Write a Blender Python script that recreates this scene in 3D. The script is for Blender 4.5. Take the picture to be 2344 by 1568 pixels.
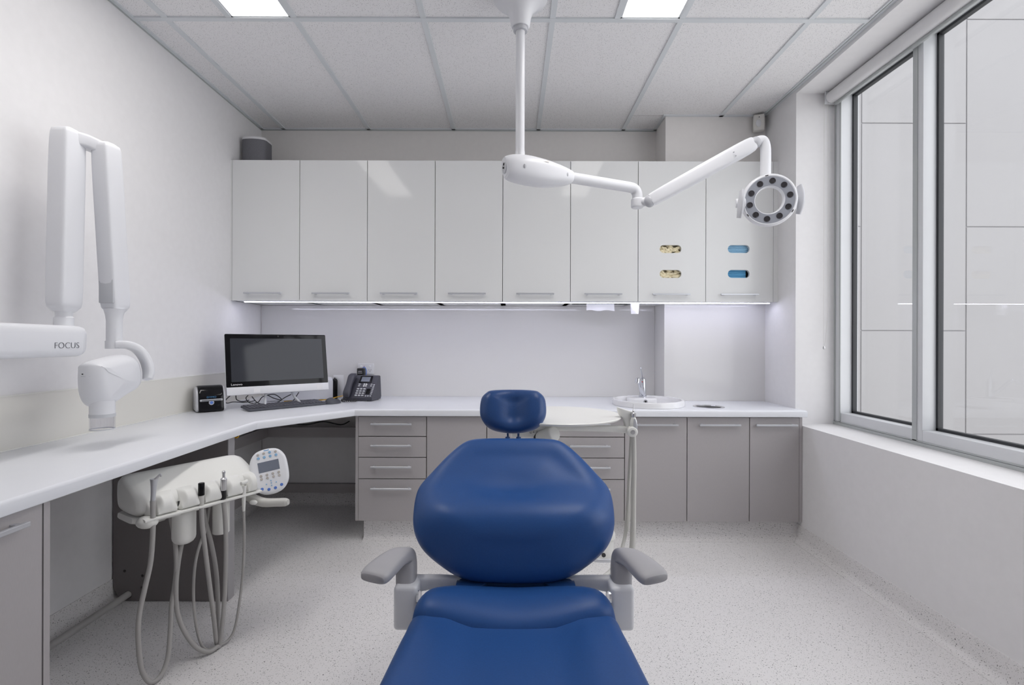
import bpy, bmesh, math, random
from mathutils import Vector, Matrix
from mathutils.geometry import tessellate_polygon

for o in list(bpy.data.objects):
    bpy.data.objects.remove(o, do_unlink=True)
random.seed(7)
scene = bpy.context.scene
COL = scene.collection

# ------------------------------------------------------------------ camera
F = 1130.0            # focal length in pixels of the 2344 px wide frame
CX, CY = 1170.0, 782.0
ROLL = 0.003
CZ = 1.16
cam_data = bpy.data.cameras.new('camera')
cam_data.sensor_width = 36.0
cam_data.lens = F / 2344 * 36.0
cam_data.shift_x = (1172 - CX) / 2344
cam_data.shift_y = -(784 - CY) / 2344
cam_data.clip_start = 0.02
cam = bpy.data.objects.new('camera', cam_data)
cam.location = (0, 0, CZ)
cam.rotation_euler = (math.pi / 2, -ROLL, 0)
COL.objects.link(cam)
scene.camera = cam

# ------------------------------------------------------------------ world, exposure
world = bpy.data.worlds.new('overcast_sky')
scene.world = world
world.use_nodes = True
bg = world.node_tree.nodes['Background']
bg.inputs[0].default_value = (0.97, 0.965, 1.0, 1)
bg.inputs[1].default_value = 2.4
vs = scene.view_settings
vs.view_transform = 'Standard'
vs.look = 'None'
vs.exposure = 0.22
vs.gamma = 1.0
vs.use_curve_mapping = False
PANEL_L = 5.6          # ceiling panel diffuser radiance
PANEL_W = 2.5          # downward light of each panel, watts
LED_L = 17.0            # under-cabinet strip radiance


def P(px, py, d):
    """photo pixel at depth d (metres in front of the camera) -> world point"""
    u, v = px - CX, py - CY
    return Vector(((u + ROLL * v) * d / F, d, CZ - (v - ROLL * u) * d / F))


# ------------------------------------------------------------------ materials
MATS = {}


def mat(name, rgb, rough=0.5, metal=0.0, spec=0.5, coat=0.0, emit=None, estr=0.0, noise=None, bump=None, alpha=None):
    m = bpy.data.materials.new(name)
    m.use_nodes = True
    nt = m.node_tree
    b = nt.nodes['Principled BSDF']
    lin = [((c / 255) / 12.92 if c / 255 <= 0.04045 else ((c / 255 + 0.055) / 1.055) ** 2.4) for c in rgb]
    b.inputs['Base Color'].default_value = (*lin, 1)
    b.inputs['Roughness'].default_value = rough
    b.inputs['Metallic'].default_value = metal
    b.inputs['Specular IOR Level'].default_value = spec
    b.inputs['Coat Weight'].default_value = coat
    if emit:
        b.inputs['Emission Color'].default_value = (*emit, 1)
        b.inputs['Emission Strength'].default_value = estr
    if noise:      # (scale, amount, (sx,sy,sz))
        sc, am, st = noise
        tc = nt.nodes.new('ShaderNodeTexCoord')
        mp = nt.nodes.new('ShaderNodeMapping')
        mp.inputs['Scale'].default_value = st
        nz = nt.nodes.new('ShaderNodeTexNoise')
        nz.inputs['Scale'].default_value = sc
        nz.inputs['Detail'].default_value = 4
        rp = nt.nodes.new('ShaderNodeMapRange')
        rp.inputs[1].default_value = 0.3
        rp.inputs[2].default_value = 0.7
        rp.inputs[3].default_value = 1 - am
        rp.inputs[4].default_value = 1 + am
        mx = nt.nodes.new('ShaderNodeMix')
        mx.data_type = 'RGBA'
        mx.blend_type = 'MULTIPLY'
        mx.inputs[0].default_value = 1
        mx.inputs[6].default_value = (*lin, 1)
        nt.links.new(tc.outputs['Object'], mp.inputs[0])
        nt.links.new(mp.outputs[0], nz.inputs['Vector'])
        nt.links.new(nz.outputs['Fac'], rp.inputs[0])
        nt.links.new(rp.outputs[0], mx.inputs[7])
        nt.links.new(mx.outputs[2], b.inputs['Base Color'])
        if bump:
            bp = nt.nodes.new('ShaderNodeBump')
            bp.inputs['Strength'].default_value = bump
            bp.inputs['Distance'].default_value = 0.002
            nt.links.new(nz.outputs['Fac'], bp.inputs['Height'])
            nt.links.new(bp.outputs[0], b.inputs['Normal'])
    MATS[name] = m
    return m


def fleck_mat(name, rgb, dark, scale, thresh, keep, rough, stretch=(1, 1, 1), spec=0.4, second=None):
    """base colour with scattered small flecks (vinyl chips / tile pits)"""
    m = mat(name, rgb, rough, spec=spec)
    nt = m.node_tree
    b = nt.nodes['Principled BSDF']
    base = tuple(b.inputs['Base Color'].default_value)
    tc = nt.nodes.new('ShaderNodeTexCoord')
    prev = None
    for k, (sc, th, kp, dk) in enumerate([(scale, thresh, keep, dark)] + ([second] if second else [])):
        mp = nt.nodes.new('ShaderNodeMapping')
        mp.inputs['Scale'].default_value = stretch
        mp.inputs['Rotation'].default_value = (0.3 * k, 0.2, 0.5 + k)
        wn = nt.nodes.new('ShaderNodeTexNoise')
        wn.inputs['Scale'].default_value = sc * 0.9
        ad = nt.nodes.new('ShaderNodeVectorMath')
        ad.operation = 'MULTIPLY_ADD'
        ad.inputs[1].default_value = (1.1 / sc, 1.1 / sc, 1.1 / sc)
        vo = nt.nodes.new('ShaderNodeTexVoronoi')
        vo.inputs['Scale'].default_value = sc
        lt = nt.nodes.new('ShaderNodeMath')
        lt.operation = 'LESS_THAN'
        lt.inputs[1].default_value = th
        sp = nt.nodes.new('ShaderNodeSeparateColor')
        gt = nt.nodes.new('ShaderNodeMath')
        gt.operation = 'LESS_THAN'
        gt.inputs[1].default_value = kp
        mu = nt.nodes.new('ShaderNodeMath')
        mu.operation = 'MULTIPLY'
        m2 = nt.nodes.new('ShaderNodeMath')
        m2.operation = 'MULTIPLY'
        mx = nt.nodes.new('ShaderNodeMix')
        mx.data_type = 'RGBA'
        d = [((c / 255) / 12.92 if c / 255 <= 0.04045 else ((c / 255 + 0.055) / 1.055) ** 2.4) for c in dk]
        mx.inputs[6].default_value = base
        mx.inputs[7].default_value = (*d, 1)
        L = nt.links.new
        L(tc.outputs['Object'], mp.inputs[0])
        L(mp.outputs[0], wn.inputs['Vector'])
        L(wn.outputs['Color'], ad.inputs[0])
        L(mp.outputs[0], ad.inputs[2])
        L(ad.outputs[0], vo.inputs['Vector'])
        L(vo.outputs['Distance'], lt.inputs[0])
        L(vo.outputs['Color'], sp.inputs[0])
        L(sp.outputs[0], gt.inputs[0])
        L(lt.outputs[0], mu.inputs[0])
        L(gt.outputs[0], mu.inputs[1])
        ma = nt.nodes.new('ShaderNodeMath')
        ma.operation = 'MULTIPLY_ADD'
        ma.inputs[1].default_value = 0.55
        ma.inputs[2].default_value = 0.45
        L(sp.outputs[1], ma.inputs[0])
        L(mu.outputs[0], m2.inputs[0])
        L(ma.outputs[0], m2.inputs[1])
        L(m2.outputs[0], mx.inputs[0])
        if prev:
            L(prev.outputs[2], mx.inputs[6])
        prev = mx
    nt.links.new(prev.outputs[2], b.inputs['Base Color'])
    return m


def glass_mat(name, tint=(1, 1, 1), ior=1.45, rough=0.0):
    m = bpy.data.materials.new(name)
    m.use_nodes = True
    nt = m.node_tree
    nt.nodes.remove(nt.nodes['Principled BSDF'])
    out = nt.nodes['Material Output']
    tr = nt.nodes.new('ShaderNodeBsdfTransparent')
    tr.inputs[0].default_value = (*tint, 1)
    gl = nt.nodes.new('ShaderNodeBsdfGlossy')
    gl.inputs['Roughness'].default_value = rough
    # Schlick reflectance from the facing angle, the same on both faces of the pane
    ge = nt.nodes.new('ShaderNodeNewGeometry')
    dt = nt.nodes.new('ShaderNodeVectorMath')
    dt.operation = 'DOT_PRODUCT'
    ab = nt.nodes.new('ShaderNodeMath')
    ab.operation = 'ABSOLUTE'
    om = nt.nodes.new('ShaderNodeMath')
    om.operation = 'SUBTRACT'
    om.inputs[0].default_value = 1.0
    om.use_clamp = True
    pw = nt.nodes.new('ShaderNodeMath')
    pw.operation = 'POWER'
    pw.inputs[1].default_value = 5.0
    f0 = ((ior - 1) / (ior + 1)) ** 2
    fr = nt.nodes.new('ShaderNodeMath')
    fr.operation = 'MULTIPLY_ADD'
    fr.inputs[1].default_value = 1 - f0
    fr.inputs[2].default_value = f0
    nt.links.new(ge.outputs['Incoming'], dt.inputs[0])
    nt.links.new(ge.outputs['Normal'], dt.inputs[1])
    nt.links.new(dt.outputs['Value'], ab.inputs[0])
    nt.links.new(ab.outputs[0], om.inputs[1])
    nt.links.new(om.outputs[0], pw.inputs[0])
    nt.links.new(pw.outputs[0], fr.inputs[0])
    mx = nt.nodes.new('ShaderNodeMixShader')
    nt.links.new(fr.outputs[0], mx.inputs[0])
    nt.links.new(tr.outputs[0], mx.inputs[1])
    nt.links.new(gl.outputs[0], mx.inputs[2])
    nt.links.new(mx.outputs[0], out.inputs[0])
    MATS[name] = m
    return m


mat('wall_paint', (238, 237, 238), 0.6, spec=0.25, noise=(30, 0.012, (1, 1, 1)))
mat('back_paint', (236, 233, 231), 0.6, spec=0.25, noise=(30, 0.012, (1, 1, 1)))
mat('ceiling_bar', (222, 226, 229), 0.5)
mat('dark_gap', (40, 40, 42), 0.8)
fleck_mat('ceiling_tile', (244, 243, 244), (150, 150, 152), 190, 0.24, 0.7, 0.9, spec=0.1)
fleck_mat('vinyl', (236, 234, 234), (48, 48, 50), 105, 0.22, 0.40, 0.38, stretch=(1, 1.35, 1), spec=0.4,
          second=(210, 0.28, 0.45, (120, 118, 116)))
mat('gloss_white', (232, 233, 233), 0.07, spec=0.22)
mat('carcass_white', (226, 226, 226), 0.4)
mat('worktop', (236, 238, 243), 0.28, spec=0.35, noise=(6, 0.01, (1, 1, 1)))
mat('grey_laminate', (178, 174, 175), 0.45, spec=0.35, noise=(60, 0.03, (14, 14, 1)))
mat('grey_edge', (160, 158, 160), 0.4)
mat('shaded_laminate', (124, 119, 119), 0.5, noise=(60, 0.03, (14, 14, 1)))  # grey laminate with shade put into its colour
mat('aluminium', (206, 208, 213), 0.34, metal=0.55)
mat('chrome', (214, 216, 222), 0.08, metal=1.0)
mat('steel', (214, 214, 216), 0.28, metal=1.0)
mat('splash_glass', (226, 225, 224), 0.06, spec=0.3)
mat('splash_cream', (229, 227, 220), 0.12, spec=0.3)
mat('splash_edge', (238, 238, 232), 0.3)
mat('led', (255, 255, 255), 0.4, emit=(0.80, 0.80, 1.0), estr=LED_L)
mat('panel_light', (255, 255, 255), 0.5, emit=(1.0, 0.97, 0.945), estr=PANEL_L)
mat('frame_white', (220, 222, 225), 0.35)
mat('frame_grey', (186, 190, 190), 0.4, metal=0.2)
mat('gasket', (42, 44, 48), 0.5)
mat('blind', (226, 225, 226), 0.7)
mat('bead', (205, 203, 198), 0.35)
mat('cladding', (137, 136, 137), 0.6, noise=(1.5, 0.012, (1, 1, 1)))
mat('cladding_joint', (128, 127, 129), 0.7)
mat('bounce_paving', (236, 234, 230), 0.9, noise=(4, 0.05, (1, 1, 1)))  # near white, to throw daylight up onto the ceiling
mat('device_white', (235, 236, 240), 0.28, spec=0.4)
mat('device_shell', (238, 238, 234), 0.32, spec=0.4)
mat('device_grey', (205, 207, 211), 0.35)
mat('hose_grey', (176, 174, 172), 0.42, spec=0.4)
mat('hose_light', (206, 205, 200), 0.42, spec=0.4)
mat('vinyl_blue', (34, 77, 138), 0.42, spec=0.36, noise=(220, 0.05, (1, 1, 1)), bump=0.06)
mat('vinyl_navy', (32, 68, 122), 0.36, spec=0.4, noise=(220, 0.05, (1, 1, 1)), bump=0.06)
mat('arm_grey', (170, 169, 173), 0.42, spec=0.4)
mat('arm_grey_dark', (130, 130, 135), 0.45, spec=0.4)
mat('black', (28, 28, 31), 0.35)
mat('black_gloss', (20, 20, 23), 0.08, spec=0.25)
mat('rubber', (52, 52, 54), 0.6)
mat('key_grey', (74, 76, 84), 0.45)
mat('phone_dark', (66, 66, 76), 0.4)
mat('screen', (58, 60, 66), 0.06, spec=0.3)
mat('lcd', (120, 126, 140), 0.15)
mat('print_grey', (96, 98, 104), 0.6)
mat('print_white', (228, 228, 230), 0.5)
mat('print_blue', (84, 150, 205), 0.5)
mat('button_blue', (92, 128, 205), 0.4)
mat('button_sky', (142, 186, 222), 0.4)
mat('button_grey', (190, 184, 178), 0.4)
mat('yellow', (226, 176, 58), 0.5)
mat('latex', (233, 222, 190), 0.6, noise=(40, 0.06, (1, 1, 1)))
mat('mask_blue', (158, 206, 238), 0.7, noise=(60, 0.08, (1, 1, 12)))
mat('mask_deep', (98, 170, 214), 0.7, noise=(60, 0.10, (1, 1, 12)))
mat('ceramic', (240, 240, 242), 0.12, spec=0.5)
mat('speaker_mesh', (112, 112, 118), 0.6, noise=(300, 0.1, (1, 1, 1)))
mat('lens_dark', (58, 56, 60), 0.12)
mat('lamp_face', (160, 163, 172), 0.3)
mat('joint_grey', (196, 197, 202), 0.3)
mat('paper', (245, 245, 247), 0.8)
mat('sensor', (226, 224, 220), 0.4)
mat('red', (200, 60, 50), 0.4)
glass_mat('window_glass', (0.97, 0.98, 0.98), 1.5)
glass_mat('clear_plastic', (0.95, 0.95, 0.97), 1.45, 0.02)


# ------------------------------------------------------------------ mesh helpers
def frame_from(axis, hint=Vector((0, 0, 1))):
    w = Vector(axis).normalized()
    if abs(w.dot(hint)) > 0.98:
        hint = Vector((0, 1, 0))
    u = hint.cross(w).normalized()
    v = w.cross(u)
    return u, v, w


def catmull(pts, n=6):
    pts = [Vector(p) for p in pts]
    out = []
    m = len(pts)
    for i in range(m - 1):
        p0 = pts[max(i - 1, 0)]
        p1, p2 = pts[i], pts[i + 1]
        p3 = pts[min(i + 2, m - 1)]
        for k in range(n):
            t = k / n
            out.append(0.5 * ((2 * p1) + (p2 - p0) * t + (2 * p0 - 5 * p1 + 4 * p2 - p3) * t * t
                              + (3 * p1 - p0 - 3 * p2 + p3) * t ** 3))
    out.append(pts[-1])
    return out


def catmull_closed(pts, n=6):
    pts = [Vector(p) for p in pts]
    m = len(pts)
    out = []
    for i in range(m):
        p0, p1, p2, p3 = pts[i - 1], pts[i], pts[(i + 1) % m], pts[(i + 2) % m]
        for k in range(n):
            t = k / n
            out.append(0.5 * ((2 * p1) + (p2 - p0) * t + (2 * p0 - 5 * p1 + 4 * p2 - p3) * t * t
                              + (3 * p1 - p0 - 3 * p2 + p3) * t ** 3))
    return out


def offset_poly(poly, d):
    """inset a CCW 2D polygon by d (mitred)"""
    n = len(poly)
    out = []
    for i in range(n):
        a, b, c = Vector(poly[i - 1][:2]), Vector(poly[i][:2]), Vector(poly[(i + 1) % n][:2])
        e1, e2 = (b - a), (c - b)
        if e1.length < 1e-9 or e2.length < 1e-9:
            out.append(Vector((b.x, b.y)))
            continue
        e1.normalize()
        e2.normalize()
        n1, n2 = Vector((-e1.y, e1.x)), Vector((-e2.y, e2.x))
        k = 1 + n1.dot(n2)
        out.append(b + (n1 + n2) * (d / max(k, 0.35)))
    return out


def circle_pts(cx, cy, rx, ry, n=40):
    return [Vector((cx + rx * math.cos(2 * math.pi * i / n), cy + ry * math.sin(2 * math.pi * i / n))) for i in range(n)]


def pill_pts(cx, cy, w, h, n=10):
    r = h / 2
    pts = []
    for i in range(n + 1):
        a = -math.pi / 2 + math.pi * i / n
        pts.append(Vector((cx + w / 2 - r + r * math.cos(a), cy + r * math.sin(a))))
    for i in range(n + 1):
        a = math.pi / 2 + math.pi * i / n
        pts.append(Vector((cx - w / 2 + r + r * math.cos(a), cy + r * math.sin(a))))
    return pts


def rrect_pts(cx, cy, w, h, r, n=5):
    pts = []
    for (sx, sy, a0) in ((1, -1, -90), (1, 1, 0), (-1, 1, 90), (-1, -1, 180)):
        for i in range(n + 1):
            a = math.radians(a0 + 90 * i / n)
            pts.append(Vector((cx + sx * (w / 2 - r) + r * math.cos(a), cy + sy * (h / 2 - r) + r * math.sin(a))))
    return pts


class MB:
    def __init__(self):
        self.v, self.f = [], []

    def add(self, verts, faces, M=None):
        o = len(self.v)
        for p in verts:
            p = Vector(p)
            self.v.append(M @ p if M else p)
        for f in faces:
            self.f.append([o + i for i in f])
        return self

    def box(self, x0, x1, y0, y1, z0, z1, r=0, seg=2, M=None):
        bm = bmesh.new()
        bmesh.ops.create_cube(bm, size=1)
        for v in bm.verts:
            v.co = Vector(((x0 + x1) / 2 + v.co.x * (x1 - x0), (y0 + y1) / 2 + v.co.y * (y1 - y0), (z0 + z1) / 2 + v.co.z * (z1 - z0)))
        if r > 0:
            bmesh.ops.bevel(bm, geom=bm.edges[:], offset=r, segments=seg, profile=0.5, affect='EDGES')
        bm.verts.index_update()
        self.add([v.co.copy() for v in bm.verts], [[v.index for v in f.verts] for f in bm.faces], M)
        bm.free()
        return self

    def loft(self, rings, cap=True, closed=True):
        n = len(rings[0])
        o = len(self.v)
        for r in rings:
            self.v.extend(Vector(p) for p in r)
        for i in range(len(rings) - 1):
            for j in range(n if closed else n - 1):
                a, b = o + i * n + j, o + i * n + (j + 1) % n
                self.f.append([a, b, b + n, a + n])
        if cap:
            self.f.append([o + j for j in range(n)][::-1])
            self.f.append([o + (len(rings) - 1) * n + j for j in range(n)])
        return self

    def cyl(self, p0, p1, r0, r1=None, n=24):
        p0, p1 = Vector(p0), Vector(p1)
        r1 = r0 if r1 is None else r1
        u, v, w = frame_from(p1 - p0)
        return self.loft([[p + (u * math.cos(2 * math.pi * i / n) + v * math.sin(2 * math.pi * i / n)) * r for i in range(n)]
                          for p, r in ((p0, r0), (p1, r1))])

    def rcyl(self, p0, p1, r, e, n=28):
        """cylinder with rounded ends"""
        p0, p1 = Vector(p0), Vector(p1)
        w = (p1 - p0).normalized()
        prof = []
        L = (p1 - p0).length
        for k in range(5):
            a = math.pi / 2 * k / 4
            prof.append((r - e + e * math.sin(a), e * (1 - math.cos(a))))
        for k in range(5):
            a = math.pi / 2 * k / 4
            prof.append((r - e + e * math.cos(a), L - e + e * math.sin(a)))
        return self.lathe(prof, p0, w, n)

    def lathe(self, prof, origin, axis, n=32, cap=True):
        o = Vector(origin)
        u, v, w = frame_from(axis)
        return self.loft([[o + w * h + (u * math.cos(2 * math.pi * i / n) + v * math.sin(2 * math.pi * i / n)) * max(r, 1e-5)
                           for i in range(n)] for r, h in prof], cap=cap)

    def ring(self, prof, origin, axis, n=48):
        """closed profile revolved (torus-like)"""
        o = Vector(origin)
        u, v, w = frame_from(axis)
        return self.loft2([[o + w * h + (u * math.cos(2 * math.pi * i / n) + v * math.sin(2 * math.pi * i / n)) * r
                            for i in range(n)] for r, h in prof])

    def loft2(self, rings):
        n, m = len(rings[0]), len(rings)
        o = len(self.v)
        for r in rings:
            self.v.extend(Vector(p) for p in r)
        for i in range(m):
            for j in range(n):
                k = (i + 1) % m
                self.f.append([o + i * n + j, o + i * n + (j + 1) % n, o + k * n + (j + 1) % n, o + k * n + j])
        return self

    def tube(self, pts, r, n=10, smooth=6):
        pts = catmull(pts, smooth) if smooth else [Vector(p) for p in pts]
        rs = r if callable(r) else (lambda t: r)
        t0 = (pts[1] - pts[0]).normalized()
        u = frame_from(t0)[0]
        rings = []
        m = len(pts)
        for i, p in enumerate(pts):
            t = (pts[min(i + 1, m - 1)] - pts[max(i - 1, 0)])
            if t.length < 1e-9:
                t = t0
            t.normalize()
            u = (u - t * u.dot(t)).normalized()
            v = t.cross(u)
            rr = rs(i / (m - 1))
            rings.append([p + (u * math.cos(2 * math.pi * k / n) + v * math.sin(2 * math.pi * k / n)) * rr for k in range(n)])
        return self.loft(rings)

    def sweep(self, pts, secs, side, n=28, smooth=6, power=4.0):
        """superellipse section (width along side, height across) swept along pts"""
        m0 = len(pts)
        P_ = catmull(pts, smooth) if smooth else [Vector(p) for p in pts]
        S_ = catmull([Vector((a, b, 0)) for a, b in secs], smooth) if smooth else [Vector((a, b, 0)) for a, b in secs]
        rings = []
        m = len(P_)
        for i, p in enumerate(P_):
            t = (P_[min(i + 1, m - 1)] - P_[max(i - 1, 0)]).normalized()
            s = Vector(side)
            s = (s - t * s.dot(t)).normalized()
            w = t.cross(s)
            hw, hh = max(S_[i].x, 1e-4) / 2, max(S_[i].y, 1e-4) / 2
            ring = []
            for k in range(n):
                a = 2 * math.pi * k / n
                c, sn = math.cos(a), math.sin(a)
                ring.append(p + s * hw * math.copysign(abs(c) ** (2 / power), c) + w * hh * math.copysign(abs(sn) ** (2 / power), sn))
            rings.append(ring)
        return self.loft(rings)

    def ell(self, c, r, n=20, M=None):
        c = Vector(c)
        rings = []
        for i in range(1, n // 2):
            a = math.pi * i / (n // 2)
            rings.append([Vector((r[0] * math.sin(a) * math.cos(2 * math.pi * j / n), r[1] * math.sin(a) * math.sin(2 * math.pi * j / n), -r[2] * math.cos(a))) for j in range(n)])
        rings = [[(M @ p if M else p) + c for p in q] for q in rings]
        return self.loft(rings)

    def prism(self, outer, z0, z1, holes=(), r=0.0, seg=3, M=None, rb=0.0):
        """outer CCW 2D polygon extruded z0..z1, top edge rounded r, bottom edge rounded rb, with through holes"""
        outer = [Vector(p[:2]) for p in outer]
        levels = []
        if rb > 0:
            for k in range(seg + 1):
                a = math.pi / 2 * k / seg
                levels.append((rb * (1 - math.sin(a)), z0 + rb * (1 - math.cos(a))))
        else:
            levels.append((0, z0))
        if r > 0:
            for k in range(seg + 1):
                a = math.pi / 2 * k / seg
                levels.append((r * (1 - math.cos(a)), z1 - r + r * math.sin(a)))
        else:
            levels.append((0, z1))
        rings = []
        for ins, z in levels:
            q = offset_poly(outer, ins) if ins > 0 else outer
            rings.append([Vector((p.x, p.y, z)) for p in q])
        T = (lambda p: M @ p) if M else (lambda p: p)
        self.loft([[T(p) for p in q] for q in rings], cap=False)
        for ring, z, flip in ((rings[0], z0, True), (rings[-1], z1, False)):
            polys = [[Vector((p.x, p.y, 0)) for p in ring]] + [[Vector((p[0], p[1], 0)) for p in h] for h in holes]
            tris = tessellate_polygon(polys)
            flat = [p for q in polys for p in q]
            o = len(self.v)
            self.v.extend(T(Vector((p.x, p.y, z))) for p in flat)
            for t in tris:
                a, b, c = (flat[i] for i in t)
                area = (b.x - a.x) * (c.y - a.y) - (b.y - a.y) * (c.x - a.x)
                tt = list(t) if area > 0 else list(t)[::-1]
                if flip:
                    tt = tt[::-1]
                self.f.append([o + i for i in tt])
        for h in holes:
            self.loft([[T(Vector((p[0], p[1], z))) for p in h] for z in (z1, z0)], cap=False)
        return self

    def inflate(self, outline, r, tf, tb, M, nint=8, sculpt=None, dome=0.0, K=6, rback=None, fade=4):
        """cushion: 2D outline (CCW) with rounded edge of radius r, thickness tf to the front (+h) and tb to the back"""
        def side(t, rr, sgn, sc, dm):
            rings = []
            for k in range(K + 1):
                a = math.pi / 2 * k / K
                q = offset_poly(outline, rr * (1 - math.cos(a)))
                rings.append([(p.x, p.y, sgn * t * math.sin(a)) for p in q])
            base = offset_poly(outline, rr)
            cx = sum(p.x for p in base) / len(base)
            cy = sum(p.y for p in base) / len(base)
            for k in range(1, nint + 1):
                s = 1 - k / nint
                s = max(s, 0.002)
                rings.append([(cx + (p.x - cx) * s, cy + (p.y - cy) * s, sgn * (t + dm * (1 - s * s))) for p in base])
            out = []
            for ri, ring in enumerate(rings):
                w = min(1.0, ri / (K + fade)) if sc else 0
                w = w * w * (3 - 2 * w)
                out.append([M @ Vector((a, b, h + (sc(a, b) * w if sc else 0))) for a, b, h in ring])
            return out
        fr = side(tf, r, 1, sculpt, dome)
        bk = side(tb, rback or r, -1, None, 0.0)
        self.loft(bk[::-1] + fr[1:], cap=True)
        return self

    def build(self, name, material, parent=None, root=None, angle=35, smooth=True):
        me = bpy.data.meshes.new(name)
        org = Vector((0, 0, 0))
        if root is not None:
            org = Vector(root.location)
        me.from_pydata([p - org for p in self.v], [], self.f)
        bm = bmesh.new()
        bm.from_mesh(me)
        bmesh.ops.remove_doubles(bm, verts=bm.verts[:], dist=1e-6)
        bmesh.ops.recalc_face_normals(bm, faces=bm.faces[:])
        bm.to_mesh(me)
        bm.free()
        me.materials.append(MATS[material] if isinstance(material, str) else material)
        if smooth:
            me.shade_smooth()
            me.set_sharp_from_angle(angle=math.radians(angle))
        o = bpy.data.objects.new(name, me)
        COL.objects.link(o)
        if parent is not None:
            o.parent = parent
        return o


def tag(o, label=None, cat=None, group=None, kind=None):
    if label: o['label'] = label
    if cat: o['category'] = cat
    if group: o['group'] = group
    if kind: o['kind'] = kind
    return o


def thing(name, loc, label, cat, group=None):
    o = bpy.data.objects.new(name, None)
    o.empty_display_size = 0.05
    COL.objects.link(o)
    o.location = loc
    return tag(o, label, cat, group)


def part(root, name, mb, material, parent=None, kind=None, label=None, angle=35):
    """part of a thing; parent = another part when it is a sub-part"""
    o = mb.build(name, material, parent if parent is not None else root, root, angle)
    if kind: o['kind'] = kind
    if label: o['label'] = label
    return o


def single(name, mb, material, label, cat, group=None, angle=35):
    return tag(mb.build(name, material, angle=angle), label, cat, group)


def struct(name, mb, material, parent=None, angle=35):
    o = mb.build(name, material, parent, None, angle)
    if parent is None:
        o['kind'] = 'structure'
    return o


def text_mb(s, size, M, depth=0.0004, align='LEFT', stretch=1.0, thin=0.0):
    cu = bpy.data.curves.new('lettering', 'FONT')
    cu.body = s
    cu.size = size
    cu.align_x = align
    cu.extrude = depth
    cu.offset = -thin
    ob = bpy.data.objects.new('lettering', cu)
    COL.objects.link(ob)
    me = bpy.data.meshes.new_from_object(ob)
    mb = MB()
    S = Matrix.Diagonal((stretch, 1, 1, 1))
    mb.add([(S @ v.co) for v in me.vertices], [list(p.vertices) for p in me.polygons], M)
    bpy.data.objects.remove(ob, do_unlink=True)
    bpy.data.curves.remove(cu)
    bpy.data.meshes.remove(me)
    return mb


def basis(origin, ex, ey, ez):
    M = Matrix.Identity(4)
    for i, e in enumerate((ex, ey, ez)):
        e = Vector(e)
        for r in range(3):
            M[r][i] = e[r]
    for r in range(3):
        M[r][3] = Vector(origin)[r]
    return M


# ------------------------------------------------------------------ room
XL, XR = -1.774, 1.685        # left wall, right wall
YB, YC = 3.50, 3.28           # back wall, pillar front
YR, YF = 2.925, -1.0          # window return, rear wall
ZC = 2.66
XP = 1.022                    # pillar left side
XW = 1.9155                   # window frame plane
ZS = 0.678                    # window sill
struct('floor', MB().box(XL - .1, 2.013, YF - .1, YB + .1, -0.08, 0), 'vinyl')
struct('wall_left', MB().box(XL - .1, XL, YF - .1, YB + .1, 0, 2.78), 'wall_paint')
struct('wall_back', MB().box(XL, 2.013, YB, YB + .1, 0, 2.78), 'back_paint')
struct('wall_pillar', MB().box(XP, XR, YC, YB, 0, 2.78), 'back_paint')
struct('wall_rear', MB().box(XL, 2.013, YF - .1, YF, 0, 2.78), 'wall_paint')
WY0 = 0.35                    # near end of window
wr = MB()
wr.box(XR, 2.013, YR, YB, 0, 2.78)
wr.box(XR, 2.013, YF, YR, 0, ZS, )
wr.box(XR, 2.013, YF, WY0, ZS, 2.78)
wr.box(XR, 2.013, WY0, YR, 2.635, 2.78)
struct('wall_right', wr, 'wall_paint')


def cove(axis, a0, a1, wallpos, sgn, h=0.098, r=0.03, t=0.004):
    """coved vinyl skirting: thin profile with quarter-round foot along an axis"""
    prof = [(0, 0), (r + 0.012, 0), (r + 0.012, 0.0015)]
    for k in range(7):
        a = math.radians(270 - 90 * k / 6)
        prof.append((t + r + r * math.cos(a), 0.0015 + r + r * math.sin(a)))
    prof += [(t, h), (0, h)]
    mb = MB()
    rings = []
    for s in (a0, a1):
        rings.append([Vector((wallpos + sgn * p, s, z)) if axis == 'y' else Vector((s, wallpos + sgn * p, z)) for p, z in prof])
    return mb.loft(rings)


struct('baseboard_left', cove('y', YF, YB, XL, 1), 'vinyl', angle=50)
struct('baseboard_right', cove('y', YF, 2.905, XR, -1), 'vinyl', angle=50)
struct('baseboard_corner', cove('x', XL, -0.862, YB, -1), 'vinyl', angle=50)
struct('baseboard_rear', cove('x', XL, XR, YF, 1), 'vinyl', angle=50)
KX0 = -0.862
struct('baseboard_kick', cove('x', KX0, XR, 2.905, -1, h=0.122).box(KX0, XR, 2.905, 2.925, 0, 0.122)
       .box(KX0, KX0 + .02, 2.905, YB, 0, .122), 'vinyl', angle=50)

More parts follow.
